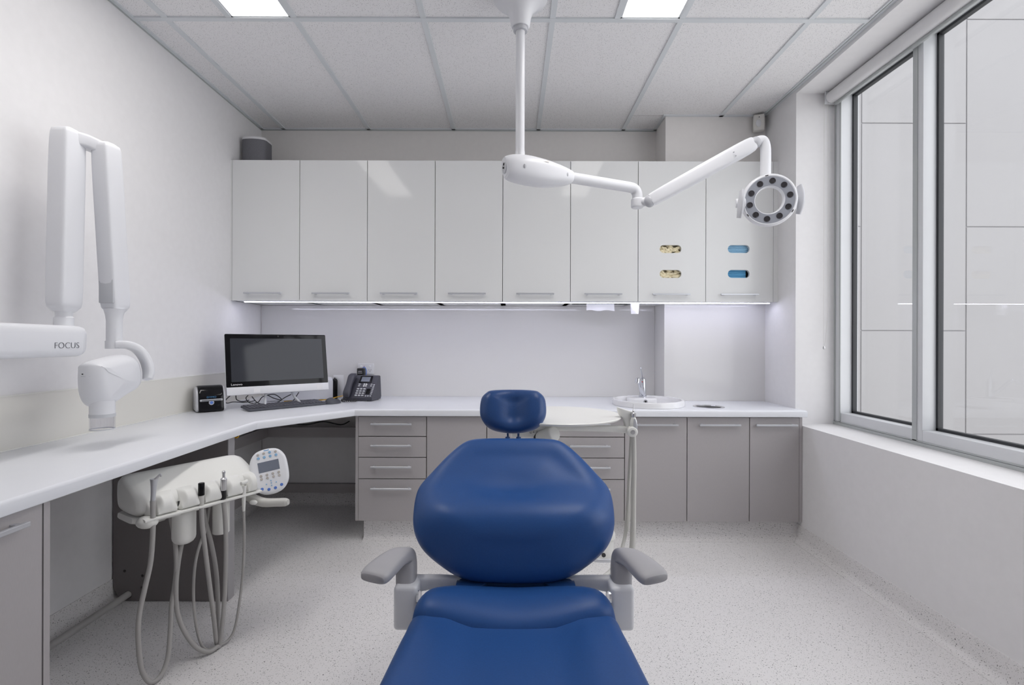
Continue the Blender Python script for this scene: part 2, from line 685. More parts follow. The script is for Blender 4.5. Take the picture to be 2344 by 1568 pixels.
# ceiling: slab, grid bars, tiles, light panels
ceil = struct('ceiling', MB().box(XL, XR, YF, YB, ZC + 0.05, 2.78), 'dark_gap')
gx = [-1.612 + .6 * k for k in range(6)]
gy = [2.30, 1.10, -0.10]
colx = [XL] + gx + [XR]
rowy = [YB] + gy + [YF]
lights = {(1, 1), (4, 1)}
BW = 0.013
for i in range(len(colx) - 1):
    for j in range(len(rowy) - 1):
        x0, x1 = colx[i], colx[i + 1]
        y1, y0 = rowy[j], rowy[j + 1]
        if (i, j) in lights:
            x1 = x1 - 0.3
        spans = [(x0, x1, y0, y1)]
        if j == 0 and i in (5, 6):
            spans = [(x0, x1, y0, YC)] + ([(x0, XP, YC, YB)] if i == 5 else [])
        if j == 0 and i == 4:
            spans = [(x0, x1, y0, y1)]
        for (a, b, c, d) in spans:
            struct('ceiling_tile', MB().box(a + .004, b - .004, c + .004, d - .004, ZC + 0.004, ZC + 0.02), 'ceiling_tile', ceil)
for x in gx:
    y1 = YC if x > XP else YB
    struct('ceiling_bar', MB().box(x - BW, x + BW, YF, y1, ZC - 0.003, ZC + 0.006), 'ceiling_bar', ceil)
for y in gy:
    struct('ceiling_bar', MB().box(XL, XR, y - BW, y + BW, ZC - 0.004, ZC + 0.007), 'ceiling_bar', ceil)
for i in (1, 4):
    x = colx[i + 1] - 0.3
    struct('ceiling_bar', MB().box(x - BW, x + BW, 1.10, 2.30, ZC - 0.003, ZC + 0.006), 'ceiling_bar', ceil)
# perimeter angle trim
pt = MB().box(XL, XL + .02, YF, YB, ZC - .003, ZC + .004).box(XL, XP, YB - .02, YB, ZC - .003, ZC + .004)
pt.box(XP - .02, XP, YC, YB, ZC - .003, ZC + .004).box(XP - .02, XR, YC - .02, YC, ZC - .003, ZC + .004)
pt.box(XR - .03, XR, YF, YC, ZC - .003, ZC + .004)
struct('trim_1', pt, 'ceiling_bar')
struct('trim_2', MB().box(XL, XL + .004, YF, YB, ZC - .009, ZC - .003).box(XL, XP, YB - .004, YB, ZC - .009, ZC - .003)
       .box(XR - .022, XR - .018, YF, YR + .3, ZC - .006, ZC - .003), 'frame_grey')
for i, lab in ((1, 'bright rectangular ceiling light panel nearer the left wall'), (4, 'bright rectangular ceiling light panel nearer the window, right of the lamp pole')):
    x1 = colx[i + 1] - BW
    x0 = colx[i + 1] - 0.3 + BW
    t = thing('ceiling_light', ((x0 + x1) / 2, 1.7, ZC), lab, 'ceiling light', 'recessed ceiling light panels')
    fr = MB()
    for a, b, c, d in ((x0, x0 + .008, 1.113, 2.287), (x1 - .008, x1, 1.113, 2.287), (x0, x1, 1.113, 1.121), (x0, x1, 2.279, 2.287)):
        fr.box(a, b, c, d, ZC - .001, ZC + .02)
    part(t, 'frame', fr, 'ceiling_bar')
    part(t, 'diffuser', MB().box(x0 + .008, x1 - .008, 1.121, 2.279, ZC + .004, ZC + .012), 'panel_light')
    la = bpy.data.lights.new('panel_lamp', 'AREA')
    la.shape = 'RECTANGLE'
    la.size, la.size_y = x1 - x0 - .02, 1.15
    la.energy = PANEL_W
    la.color = (1.0, 0.97, 0.945)
    la.spread = math.radians(118)
    lo_ = bpy.data.objects.new('panel_lamp', la)
    COL.objects.link(lo_)
    lo_.parent = t
    lo_.location = (0, 0, .002)

# ------------------------------------------------------------------ window
win = struct('window_1', MB().box(XW, XW + .098, 2.925 - .058, 2.925, ZS, 2.635), 'frame_white')
HJ = 2.867
M0, M1 = 2.353, 2.298
GP = 1.990                    # glass plane
ZG0, ZG1 = 0.752, 2.60
struct('mullion', MB().box(XW, XW + .098, M1, M0, ZS, 2.635, .002), 'frame_white', win)
struct('jamb', MB().box(XW, XW + .098, WY0, WY0 + .06, ZS, 2.635, .002), 'frame_white', win)
for a, b in ((M0, HJ), (WY0 + .06, M1)):
    struct('bottom_rail', MB().box(XW, XW + .098, a, b, ZS, ZG0, .002), 'frame_white', win)
    struct('top_rail', MB().box(XW, XW + .098, a, b, ZG1, 2.635, .002), 'frame_white', win)
    g = MB()
    for y0, y1, z0, z1 in ((a, a + .012, ZG0, ZG1), (b - .012, b, ZG0, ZG1), (a, b, ZG0, ZG0 + .012), (a, b, ZG1 - .012, ZG1)):
        g.box(GP - .012, GP + .012, y0, y1, z0, z1)
    struct('gasket', g, 'gasket', win)
    struct('pane', MB().box(GP - .002, GP + .002, a, b, ZG0, ZG1), 'window_glass', win)
# slim grey face strips of the subframe
for y0, y1 in ((2.913, 2.925), (HJ, HJ + .012), (M0 - .026, M0)):
    struct('cover_strip', MB().box(XW - .004, XW, y0, y1, ZS, 2.62), 'frame_grey', win)
struct('cover_strip', MB().box(XW - .006, XW, WY0, 2.925, ZS, ZS + .016), 'frame_grey', win)
struct('cover_strip', MB().box(XW - .004, XW, WY0, 2.925, ZS + .019, ZS + .024), 'frame_grey', win)
# roller blind
t = thing('roller_blind', (1.875, 1.6, 2.60), 'rolled-up white roller blind above the window', 'blind')
part(t, 'fabric_roll', MB().rcyl((1.875, WY0, 2.598), (1.875, 2.895, 2.598), 0.035, .004), 'blind')
part(t, 'end_bracket', MB().box(1.84, 1.912, 2.896, 2.906, 2.56, 2.635, .003), 'frame_white')
part(t, 'bottom_bar', MB().box(1.884, 1.9, WY0, 2.885, 2.548, 2.566, .003), 'frame_grey')
ch = MB()
zc = P(1888, 795, 2.88).z
x0, x1 = P(1886, 500, 2.885).x, P(1897, 500, 2.885).x
loop = []
N = 230
for i in range(N):
    loop.append(Vector((x0 + (0.0 if True else 0), 2.885, 2.58 - (2.58 - zc) * i / N)))
for i in range(N):
    s = i / N
    loop.append(Vector((x0 + (x1 - x0) * min(1, s * 6) ** 0.6, 2.885 + .01 * s, zc + (2.58 - zc) * s)))
for p in loop:
    ch.ell(p, (.0022, .0022, .0022), n=6)
part(t, 'bead_chain', ch, 'bead', kind='stuff')
part(t, 'chain_clip', MB().lathe([(.002, 0), (.006, .004), (.007, .012), (.004, .018)], (x0 + .002, 2.885, zc - .012), (0, 0, 1), 12), 'steel')

# outside: the neighbouring cladded facade and unseen pale ground raised to bounce daylight indoors
YX = 5.66
fac = struct('facade_outside', MB().box(1.7, 12, YX, YX + .2, -3.2, 9), 'cladding_joint')
pw = 240 * YX / F
xs = P(1970, 500, YX).x
zl, zr = P(2090, 283, YX).z, P(2344, 520, YX).z
ph = (757 - 283) * YX / F
for c in range(-2, 6):
    zj = zl if c % 2 == 0 else zr
    xa = xs + c * pw
    k0 = math.floor((-3.1 - zj) / ph)
    z = zj + k0 * ph
    while z < 9:
        za, zb = max(z, -3.2), min(z + ph, 9)
        if zb - za > .1 and xa + pw > 1.7:
            struct('cladding_panel', MB().box(max(xa, 1.7) + .008, xa + pw - .008, YX - .009, YX, za + .007, zb - .007), 'cladding', fac)
        z += ph
struct('bounce_ground', MB().box(2.02, 12, -8, YX, -.35, -.25), 'bounce_paving')  # out of view; height and colour chosen for upward bounce light

# ------------------------------------------------------------------ worktop
ZT, ZU = 0.771, 0.731
YT = 2.823
SINK = (0.853, 3.075)
CHUTE = P(1622, 929, 2.98)
outl = [(XL, .25), (-1.227, .25), (-1.227, 2.39), (-.894, YT), (XR + .012, YT), (XR + .012, YR - .003), (XR, YR - .003), (XR, YC), (XP, YC), (XP, YB), (XL, YB)]
wt = MB().prism(outl, ZU, ZT, holes=[circle_pts(SINK[0], SINK[1], .19, .19, 40), circle_pts(CHUTE.x, CHUTE.y, .078, .078, 32)], r=.012, rb=.004, seg=4)
single('worktop', wt, 'worktop', 'long white worktop running along the left wall and across the back', 'worktop')

# splashbacks
sl = thing('splashback', (XL, 1.9, ZT), 'low cream glass splashback strip along the left wall', 'splashback')
zs = 0.962
part(sl, 'panel', MB().box(XL + .0005, XL + .006, .25, YB - .006, ZT, zs), 'splash_cream')
part(sl, 'edge', MB().box(XL + .0005, XL + .007, .25, YB - .006, zs, zs + .003), 'splash_edge')
part(sl, 'bead', MB().box(XL + .0005, XL + .010, .25, YB - .006, ZT, ZT + .004), 'splash_edge')
sb = MB().box(XL + .008, XP - .007, YB - .006, YB - .0005, ZT, 1.413)
single('splashback', sb, 'splash_glass', 'tall white glass splashback on the back wall behind the phone and monitor', 'splashback')
single('splashback', MB().box(XP - .006, XR, YC - .006, YC, ZT, 1.414), 'splash_glass',
       'glossy glass splashback on the pillar right of the tap', 'splashback')
single('splashback', MB().box(XP - .006, XP, YC, YB - .006, ZT, 1.414), 'splash_glass',
       'narrow glass splashback turning the pillar corner behind the tap', 'splashback')

# ------------------------------------------------------------------ wall cabinets
YU = 3.117
ZA, ZB = 1.414, 2.302
UW = 0.4276
ux = [-1.7655 + UW * i for i in range(9)]
ords = ['first white gloss wall cabinet, next to the left wall under the speaker', 'second white gloss wall cabinet from the left wall',
        'third white gloss wall cabinet from the left wall, with a ceiling light mirrored in it', 'fourth white gloss wall cabinet from the left wall',
        'fifth white gloss wall cabinet from the left wall, half behind the lamp hub', 'sixth white gloss wall cabinet from the left wall, behind the lamp arm',
        'white wall cabinet with two pill-shaped openings showing cream gloves', 'white wall cabinet with two pill-shaped openings showing blue masks, by the window']


def bar_handle(cx, yf, z, w, th=0.010, st=0.028):
    """aluminium bar on two posts, on a face at y = yf looking to -y"""
    mb = MB().box(cx - w / 2, cx + w / 2, yf - st, yf - st + th, z - th / 2, z + th / 2, .0012, 1)
    for s in (-1, 1):
        mb.box(cx + s * (w / 2 - .018) - .006, cx + s * (w / 2 - .018) + .006, yf - st + th * .6, yf, z - th / 2, z + th / 2)
    return mb


hz = 1.16 + (782 - 673) * YU / F
pills = {6: [P(1535, 570, YU), P(1535, 627, YU)], 7: [P(1691, 570, YU), P(1691, 627, YU)]}
for i in range(8):
    x0, x1 = ux[i], ux[i + 1]
    yb = YB if i < 6 else YC
    if i in (0, 1, 2, 3, 4, 5):
        yb = YB - .007
    else:
        yb = YC - .007
    t = thing('wall_cabinet', ((x0 + x1) / 2, YU, ZA), ords[i], 'cabinet', 'white wall cabinets above the worktop')
    b = MB()
    y0 = YU + .020
    xa, xb = x0 + .0005, x1 - .0005
    b.box(xa, xa + .016, y0, yb, ZA, ZB).box(xb - .016, xb, y0, yb, ZA, ZB).box(xa, xb, y0, yb, ZA, ZA + .016).box(xa, xb, y0, yb, ZB - .016, ZB).box(xa, xb, yb - .008, yb, ZA, ZB)
    if i == 6:
        b.box(xa, XP - .007, yb, YB - .007, ZA, ZB)
    part(t, 'body', b, 'carcass_white')
    holes = [pill_pts(c.x, c.z, .138, .050) for c in pills.get(i, [])]
    Md = basis((0, YU + .018, 0), (1, 0, 0), (0, 0, 1), (0, -1, 0))
    d = MB().prism([(x0 + .0018, ZA), (x1 - .0018, ZA), (x1 - .0018, ZB), (x0 + .0018, ZB)], 0, .018, holes=holes, r=.0008, seg=1, M=Md)
    dr = part(t, 'door', d, 'gloss_white')
    part(t, 'handle', bar_handle(x0 + .205, YU, hz, .237), 'aluminium', parent=dr)
single('filler_panel', MB().box(ux[8], XR, YU + .001, YU + .02, ZA, ZB), 'gloss_white', 'thin white filler strip between the last wall cabinet and the right wall', 'panel')
single('filler_panel', MB().box(XL, ux[0], YU + .001, YU + .02, ZA, ZB), 'gloss_white', 'thin white filler strip between the first wall cabinet and the left wall', 'panel')

# gloves and masks behind the openings
gl_labels = ['cream latex gloves behind the upper pill-shaped opening', 'cream latex gloves behind the lower pill-shaped opening']
for c, lab in zip(pills[6], gl_labels):
    t = thing('glove_stack', (c.x, YU + .06, c.z - .04), lab, 'gloves', 'glove stacks in the cabinet')
    for k in range(34):
        a = random.uniform(-.066, .066)
        zz = c.z + random.uniform(-.026, .026)
        M = Matrix.Rotation(random.uniform(-.8, .8), 3, 'Y') @ Matrix.Rotation(random.uniform(-.5, .5), 3, 'Z')
        part(t, 'glove', MB().ell((c.x + a, YU + .024 + random.uniform(-.003, .010), zz), (.024, .011, .010), n=10, M=M), 'latex')
    part(t, 'holder', MB().box(c.x - .085, c.x + .085, YU + .040, YU + .10, c.z - .045, c.z + .04), 'latex')
for c, lab, mm, w in ((pills[7][0], 'pale blue face masks behind the upper pill-shaped opening', 'mask_blue', .08), (pills[7][1], 'deeper blue face masks behind the lower pill-shaped opening', 'mask_deep', .056)):
    t = thing('mask_stack', (c.x, YU + .06, c.z - .04), lab, 'masks', 'mask stacks in the cabinet')
    for k in range(7):
        z = c.z - .035 + k * .0105
        part(t, 'mask', MB().box(c.x - .085, c.x + w, YU + .0195 + random.uniform(0, .004), YU + .095, z, z + .0095, .003, 2), mm)

# LED strip under the wall cabinets
t = thing('led_strip', (0, YU + .03, ZA), 'glowing white LED strip under the wall cabinets', 'light strip')
part(t, 'channel', MB().box(-1.70, 1.645, YU + .022, YU + .036, ZA - .004, ZA - .0004), 'aluminium')
part(t, 'diffuser', MB().box(-1.70, 1.645, YU + .023, YU + .035, ZA - .008, ZA - .004, .0015, 2), 'led')

# paper towel and cup dispensers in the cabinet undersides
a, b2 = P(1342, 697, 3.27), P(1405, 711, 3.27)
t = thing('towel_dispenser', ((a.x + b2.x) / 2, 3.25, ZA), 'paper towel hanging from a slot under the wall cabinets', 'dispenser')
part(t, 'slot_plate', MB().box(a.x - .09, b2.x + .13, 3.20, 3.33, ZA - .003, ZA), 'rubber')
prs = []
for k in range(13):
    x = a.x + (b2.x - a.x) * k / 12
    w = .004 * math.sin(k * .9)
    prs.append((x, w))
tw = MB()
rows = []
for x, w in prs:
    rows.append([Vector((x, 3.26, ZA - .002)), Vector((x, 3.262, ZA - .002)), Vector((x + .003 * math.sin(x * 30), 3.264 + w, b2.z + w)), Vector((x, 3.262 + w, b2.z + w))])
tw.loft(rows)
part(t, 'paper_towel', tw, 'paper')
a, b2 = P(1444, 697, 3.2), P(1462, 719, 3.2)
t = thing('cup_dispenser', ((a.x + b2.x) / 2, 3.2, ZA), 'white plastic cup poking out under the wall cabinets left of the pillar', 'dispenser')
part(t, 'collar', MB().lathe([(.036, -.006), (.036, 0)], ((a.x + b2.x) / 2, 3.2, ZA), (0, 0, 1), 24), 'rubber')
part(t, 'cup', MB().lathe([(.0225, b2.z - ZA), (.0235, b2.z - ZA + .002), (.029, -.004)], ((a.x + b2.x) / 2, 3.2, ZA), (0, 0, 1), 24), 'paper')

# ------------------------------------------------------------------ base cabinets
YD = 2.851
ZK = 0.123
fx = [-.883, -.487, -.139, .257, .657, 1.018, 1.379, 1.669]
zsplit = [.7265, .610, .489, .365, ZK]
spec = [('drawers', 'grey four-drawer base unit beside the desk knee space'), ('panel', 'plain grey base cabinet without handle left of the chair headrest'),
        ('panel', 'grey base cabinet hidden behind the chair headrest'), ('drawers', 'grey four-drawer base unit behind the chair and tray'),
        ('door', 'grey base cabinet under the sink'), ('door', 'grey base cabinet under the steel waste chute'), ('door', 'grey base cabinet at the window end of the worktop')]
for i, (kd, lab) in enumerate(spec):
    x0, x1 = fx[i], fx[i + 1]
    t = thing('base_cabinet', ((x0 + x1) / 2, YD, ZK), lab, 'cabinet', 'grey base cabinets under the back worktop')
    b = MB()
    xa, xb = x0 + .0005, x1 - .0005
    if i == 0:
        xa = -.897
    if i == 6:
        xb = 1.683
    ztop = ZU - .0005
    yb = (YC if xb > XP else YB) - .002
    for q in ((xa, xa + .016, YD + (0.0 if i == 0 else .02), yb, ZK, ztop), (xb - .016, xb, YD + (0.0 if i == 6 else .02), yb, ZK, ztop), (xa, xb, YD + .02, yb, ZK, ZK + .016), (xa, xb, yb - .01, yb, ZK, ztop)):
        b.box(*q)
    part(t, 'body', b, 'grey_laminate' if i in (0, 6) else 'shaded_laminate')  # inner bodies coloured darker so the door gaps look shaded
    x0, x1 = x0 + .0022, x1 - .0022
    if i == 0: x0 = -.8795
    if i == 6: x1 = 1.6655
    if kd == 'drawers':
        for k in range(4):
            z1, z0 = zsplit[k] - .0022, zsplit[k + 1] + (.0022 if k < 3 else 0)
            d = part(t, 'drawer_front', MB().box(x0, x1, YD, YD + .018, z0, z1, .0008, 1), 'grey_laminate')
            hzk = [.684, .560, .437, .313][k]
            part(t, 'handle', bar_handle((x0 + x1) / 2 - .003, YD, hzk, .235), 'aluminium', parent=d)
    else:
        d = part(t, 'door', MB().box(x0, x1, YD, YD + .018, ZK, zsplit[0] - .0015, .0008, 1), 'grey_laminate')
        if kd == 'door':
            hx = {4: P(1503, 973, YD).x, 5: P(1645, 973, YD).x, 6: P(1774, 973, YD).x}[i]
            part(t, 'handle', bar_handle(hx, YD, .684, .237), 'aluminium', parent=d)

# base cabinet of the left run (front looks to +x)
XD = -1.25
t = thing('base_cabinet', (XD, 1.1, .1), 'grey base cabinet under the left worktop in the near corner', 'cabinet', 'grey base cabinets under the left worktop')
b = MB()
for q in ((XL + .01, XD - .02, .26, .276, .1, ZU), (XL + .01, XD, 1.322, 1.34, .0, ZU), (XL + .01, XD - .02, .26, 1.34, .1, .116), (XL + .01, XL + .02, .26, 1.34, .1, ZU)):
    b.box(*q)
part(t, 'body', b, 'grey_laminate')
part(t, 'kickboard', MB().box(XD - .06, XD - .05, .26, 1.322, 0, .1), 'grey_laminate')
for y0, y1 in ((.28, .79), (.793, 1.318)):
    d = part(t, 'door', MB().box(XD - .018, XD, y0, y1, .1, .7265, .0008, 1), 'grey_laminate')
    ye = y1 - .062
    h = MB().box(XD + .018, XD + .030, ye - .237, ye, .687, .699, .0012, 1)
    for yy in (ye - .018, ye - .219):
        h.box(XD, XD + .02, yy - .007, yy + .007, .688, .698)
    part(t, 'handle', h, 'aluminium', parent=d)

# desk gable panel with service holes, conduit
gy0, gy1 = 2.195, 2.245
gp = thing('desk_end_panel', ((XL - 1.258) / 2, gy0, 0), 'grey gable panel, shade in its colour, carrying the desk behind the hanging hoses', 'panel')
holes = []
Mg = basis((0, gy1, 0), (1, 0, 0), (0, 0, 1), (0, -1, 0))
for px, py, r in ((285, 1307, .0065), (326, 1318, .006), (325, 1345, .006)):
    p = P(px, py, gy0)
    holes.append(circle_pts(p.x, p.z, r, r, 12))
pc = P(293, 1361, gy0)
holes.append(circle_pts(pc.x, pc.z, .017, .017, 16))
part(gp, 'board', MB().prism([(-1.735, .002), (-1.259, .002), (-1.259, ZU), (XL + .007, ZU), (XL + .007, .10), (-1.768 + .004, .06)], 0, gy1 - gy0, holes=holes, M=Mg), 'shaded_laminate')  # board colour carries the shade under the desk
part(gp, 'edge_band', MB().box(-1.259, -1.256, gy0, gy1, .002, ZU), 'grey_edge')
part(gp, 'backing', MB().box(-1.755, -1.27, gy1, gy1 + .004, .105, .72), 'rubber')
single('conduit_pipe', MB().tube([(pc.x, gy1 + .12, pc.z), (pc.x, 1.343, pc.z)], .0145, 16, 0), 'hose_grey', 'grey service conduit running along the floor by the left wall', 'pipe')

# knee space rails in the corner
z = .5
t = thing('cable_tray', (-1.4, 3.4, .5), 'grey cable tray rail under the corner desk', 'cable tray')
part(t, 'rail', MB().box(XL, -.9, YB - .10, YB - .085, .497, .565), 'grey_laminate', label='rail along the back wall')
part(t, 'rail', MB().box(XL + .085, XL + .10, gy1 + .005, YB - .10, .497, .565), 'grey_laminate', label='rail along the left wall')
part(t, 'base', MB().box(XL, -.9, YB - .085, YB, .497, .505).box(XL, XL + .085, gy1 + .005, YB - .085, .497, .505), 'shaded_laminate')
t = thing('desk_back_panel', (-1.3, YB - .02, .1), 'grey panel lining the corner knee space under the desk', 'panel')
part(t, 'board', MB().box(XL + .02, -.9, YB - .018, YB - .001, .16, .49), 'wall_paint')
part(t, 'board', MB().box(XL + .001, XL + .018, gy1 + .005, YB - .02, .16, .49), 'wall_paint')
part(t, 'bottom_rail', MB().box(XL + .04, -.9, YB - .04, YB - .001, .098, .158), 'grey_laminate')
part(t, 'bottom_rail', MB().box(XL + .001, XL + .04, gy1 + .005, YB - .001, .098, .158), 'grey_laminate')
cab = MB()
cab.tube([P(560, 984, 2.4), P(640, 968, 3.2), P(700, 972, 3.4), P(740, 965, 3.42), P(780, 972, 3.42), P(800, 964, 3.42)], .004, 8)
single('cable', cab, 'rubber', 'black cable lying in the tray under the corner desk', 'cable')
single('cable', MB().tube([P(541, 990, 2.262), P(546, 996, 2.262), P(542, 1002, 2.265), P(536, 998, 2.262), P(541, 990, 2.262)], .0035, 8), 'yellow', 'small loop of yellow cable under the desk by the gable edge', 'cable')

# ------------------------------------------------------------------ sink, tap, waste chute
t = thing('sink_basin', (SINK[0], SINK[1], ZT), 'round white ceramic basin set into the worktop', 'sink')
R = .218
bowl = [(.19, -.045), (.20, 0), (R, .001), (R, .028), (R - .004, .034), (R - .012, .036), (R - .02, .034), (R - .03, .02), (R - .045, -.05), (R - .09, -.10), (.03, -.115), (.028, -.118), (.05, -.125), (.12, -.115), (.17, -.08)]
part(t, 'bowl', MB().ring(bowl, (SINK[0], SINK[1], ZT), (0, 0, 1), 56), 'ceramic')
tl = P(1469, 905, 3.22)
TX, TY = .848, 3.215
led = MB().prism(catmull_closed([(TX - .075, TY + .055), (TX - .085, TY - .06), (TX + .0, TY - .085), (TX + .085, TY - .06), (TX + .075, TY + .055)], 5), ZT - .05, ZT + .031, r=.01)
part(t, 'tap_ledge', led, 'ceramic')
part(t, 'overflow', MB().ring([(.006, 0), (.0125, 0), (.0125, .006), (.006, .006)], (TX + .005, TY - .084, ZT + .010), (0, -1, .25), 20), 'chrome')
part(t, 'overflow_hole', MB().cyl((TX + .005, TY - .083, ZT + .010), (TX + .005, TY - .0875, ZT + .011), .0065), 'dark_gap')
part(t, 'drain', MB().lathe([(.03, 0), (.03, .003), (.012, .005)], (SINK[0], SINK[1], ZT - .118), (0, 0, 1), 24), 'chrome')
t = thing('mixer_tap', (TX, TY, ZT + .031), 'chrome lever mixer tap on the basin', 'tap')
zb = ZT + .031
part(t, 'body', MB().lathe([(.026, 0), (.026, .008), (.021, .012), (.0195, .06), (.0195, .10), (.017, .118), (.008, .126)], (TX + .01, TY, zb), (0, 0, 1), 28), 'chrome')
part(t, 'spout', MB().tube([(TX + .008, TY - .012, zb + .02), (TX - .012, TY - .04, zb + .055), (TX - .032, TY - .075, zb + .105), (TX - .044, TY - .095, zb + .122), (TX - .058, TY - .115, zb + .118)], lambda s: .0125 - .002 * s, 14), 'chrome')
part(t, 'aerator', MB().cyl((TX - .052, TY - .113, zb + .126), (TX - .056, TY - .118, zb + .100), .0135, .0125), 'chrome')
part(t, 'lever', MB().tube([(TX + .008, TY, zb + .122), (TX + .004, TY, zb + .15), (TX - .004, TY, zb + .185)], .004, 10).ell((TX - .004, TY, zb + .187), (.006, .006, .006), 12), 'chrome')
part(t, 'indicator', MB().ell((TX + .002, TY - .0185, zb + .10), (.004, .002, .004), 10), 'red')
t = thing('waste_chute', (CHUTE.x, CHUTE.y, ZT), 'round stainless steel waste chute ring sunk in the worktop', 'waste chute')
part(t, 'rim', MB().ring([(.072, -.002), (.076, .002), (.088, .0025), (.091, .0003), (.078, -.001)], (CHUTE.x, CHUTE.y, ZT), (0, 0, 1), 40), 'steel')
part(t, 'throat', MB().ring([(.0745, 0), (.0755, 0), (.0755, -.14), (.0745, -.14)], (CHUTE.x, CHUTE.y, ZT), (0, 0, 1), 40), 'steel')

# ------------------------------------------------------------------ desk devices
# all-in-one computer
bl, br = P(519, 908, 2.756), P(752, 890, 3.136)
bl.z = br.z = (bl.z + br.z) / 2
ex = (br - bl)
W = ex.length
ex.normalize()
nrm = Vector((ex.y, -ex.x, 0))
tilt = math.radians(10)
ey = (Vector((0, 0, 1)) * math.cos(tilt) - nrm * math.sin(tilt)).normalized()
ez = ex.cross(ey)
H = .352
Mm = basis(bl, ex, ey, ez)
ctr = bl + ex * (W / 2)
t = thing('all_in_one_computer', (ctr.x - nrm.x * .06, ctr.y - nrm.y * .06, ZT), 'black-framed all-in-one computer with white chin on the corner desk', 'computer')
ch_ = .045
part(t, 'case', MB().box(0, W, 0, H, -.022, -.004, .006, 2, M=Mm), 'device_white')
part(t, 'chin', MB().box(0, W, 0, ch_, -.006, .006, .002, 2, M=Mm), 'device_white')
bz = MB().prism(rrect_pts(W / 2, (H + ch_) / 2, W, H - ch_, .006), -.004, .002, r=.0015, M=Mm)
bezel = part(t, 'bezel', bz, 'black_gloss')
part(t, 'screen', MB().box(.026, W - .026, ch_ + .03, H - .026, .002, .0026, M=Mm), 'screen', parent=bezel)
part(t, 'webcam', MB().cyl(Mm @ Vector((W / 2, H - .012, .002)), Mm @ Vector((W / 2, H - .012, .003)), .004, n=12), 'rubber', parent=bezel)
part(t, 'lettering', text_mb('Lenovo', .017, Mm @ Matrix.Translation((.022, ch_ + .010, .0026)), stretch=1.15), 'print_white', parent=bezel)
part(t, 'sticker', MB().box(W * .24, W * .30, .008, .034, .006, .0066, M=Mm).box(W * .87, W * .93, .008, .034, .006, .0066, M=Mm), 'paper')
fc = ctr - nrm * .05
std = MB()
for s in (-1, 1):
    p0 = ctr + ex * (.055 * s) - nrm * .055 + Vector((0, 0, .10))
    std.tube([p0, ctr + ex * (.075 * s) - nrm * .035 + Vector((0, 0, -.01)), Vector((ctr.x, ctr.y, ZT + .012)) + ex * (.10 * s) + nrm * .05], .007, 10, 4)
    std.tube([Vector((ctr.x, ctr.y, ZT + .008)) + ex * (.10 * s) + nrm * .055, Vector((ctr.x, ctr.y, ZT + .008)) + ex * (.115 * s) - nrm * .13], .007, 10, 0)
std.tube([ctr + ex * -.055 - nrm * .055 + Vector((0, 0, .1)), ctr + ex * .055 - nrm * .055 + Vector((0, 0, .1))], .007, 10, 0)
part(t, 'stand', std, 'device_grey')
# cables behind the computer
random.seed(11)
for k, (lab, pts) in enumerate((
        ('black cable running from the label printer to the computer', [(507, 905, 2.80), (517, 922, 2.80), (535, 920, 2.95), (560, 921, 3.0), (585, 917, 3.05)]),
        ('black cable dropping behind the left end of the computer', [(528, 905, 2.86), (518, 914, 2.86), (510, 925, 2.79)]),
        ('black cable loop under the left half of the computer', [(540, 905, 2.9), (542, 915, 2.93), (555, 919, 2.98), (570, 916, 3.02)]),
        ('black cable coil under the middle of the computer', [(568, 905, 2.98), (563, 912, 2.98), (572, 922, 2.96), (590, 921, 3.0), (602, 908, 3.05), (628, 903, 3.08), (645, 915, 3.08), (628, 912, 3.08), (612, 904, 3.08)]),
        ('thin black cable sagging in front of the computer stand', [(577, 908, 2.98), (590, 922, 2.93), (612, 926, 2.93), (635, 921, 2.98), (652, 910, 3.05), (666, 903, 3.1)]),
        ('black cable hanging under the right half of the computer', [(684, 898, 3.12), (677, 909, 3.12), (671, 918, 3.1)]))):
    P3 = []
    for a in pts:
        q = P(*a)
        q.z = max(q.z, ZT + .004)
        P3.append(q)
    single('cable', MB().tube(P3, .0028, 8), 'rubber', lab, 'cable')
P3 = []
for a in ((650, 919, 3.12), (700, 917, 3.18), (745, 915, 3.22), (775, 908, 3.25), (790, 905, 3.27)):
    q = P(*a)
    q.z = max(q.z, ZT + .003)
    P3.append(q)
single('cable', MB().tube(P3, .003, 8), 'yellow', 'yellow network cable running behind the computer to the phone', 'cable')

# white box-like printer behind the computer
a0, a1 = P(640, 912, 3.19), P(762, 914, 3.30)
pex = (Vector((a1.x - a0.x, a1.y - a0.y, 0))).normalized()
pn = Vector((pex.y, -pex.x, 0))
pl = .40
o = Vector((a1.x, a1.y, ZT)) - pex * pl
Mp = basis(o, pex, -pn, (0, 0, 1))
t = thing('compact_printer', (o.x + pex.x * pl / 2, o.y + .05, ZT), 'white box with glossy black end behind the computer', 'printer')
part(t, 'body', MB().prism([(0, 0), (pl, 0), (pl, .14), (0, .14)], .003, .142, r=.02, M=Mp), 'device_white')
part(t, 'end_cover', MB().prism(rrect_pts(pl + .012, .07, .036, .136, .015), .003, .138, r=.018, M=Mp), 'black_gloss')
part(t, 'foot', MB().box(.02, .05, .02, .12, 0, .004, M=Mp).box(pl - .05, pl - .02, .02, .12, 0, .004, M=Mp), 'rubber')
lbl = single('paper_sheet', MB().box(P(762, 900, 3.40).x, P(785, 900, 3.40).x, 3.41, 3.412, ZT + .0005, ZT + .155), 'paper', 'white paper standing against the back wall behind the phone', 'paper')

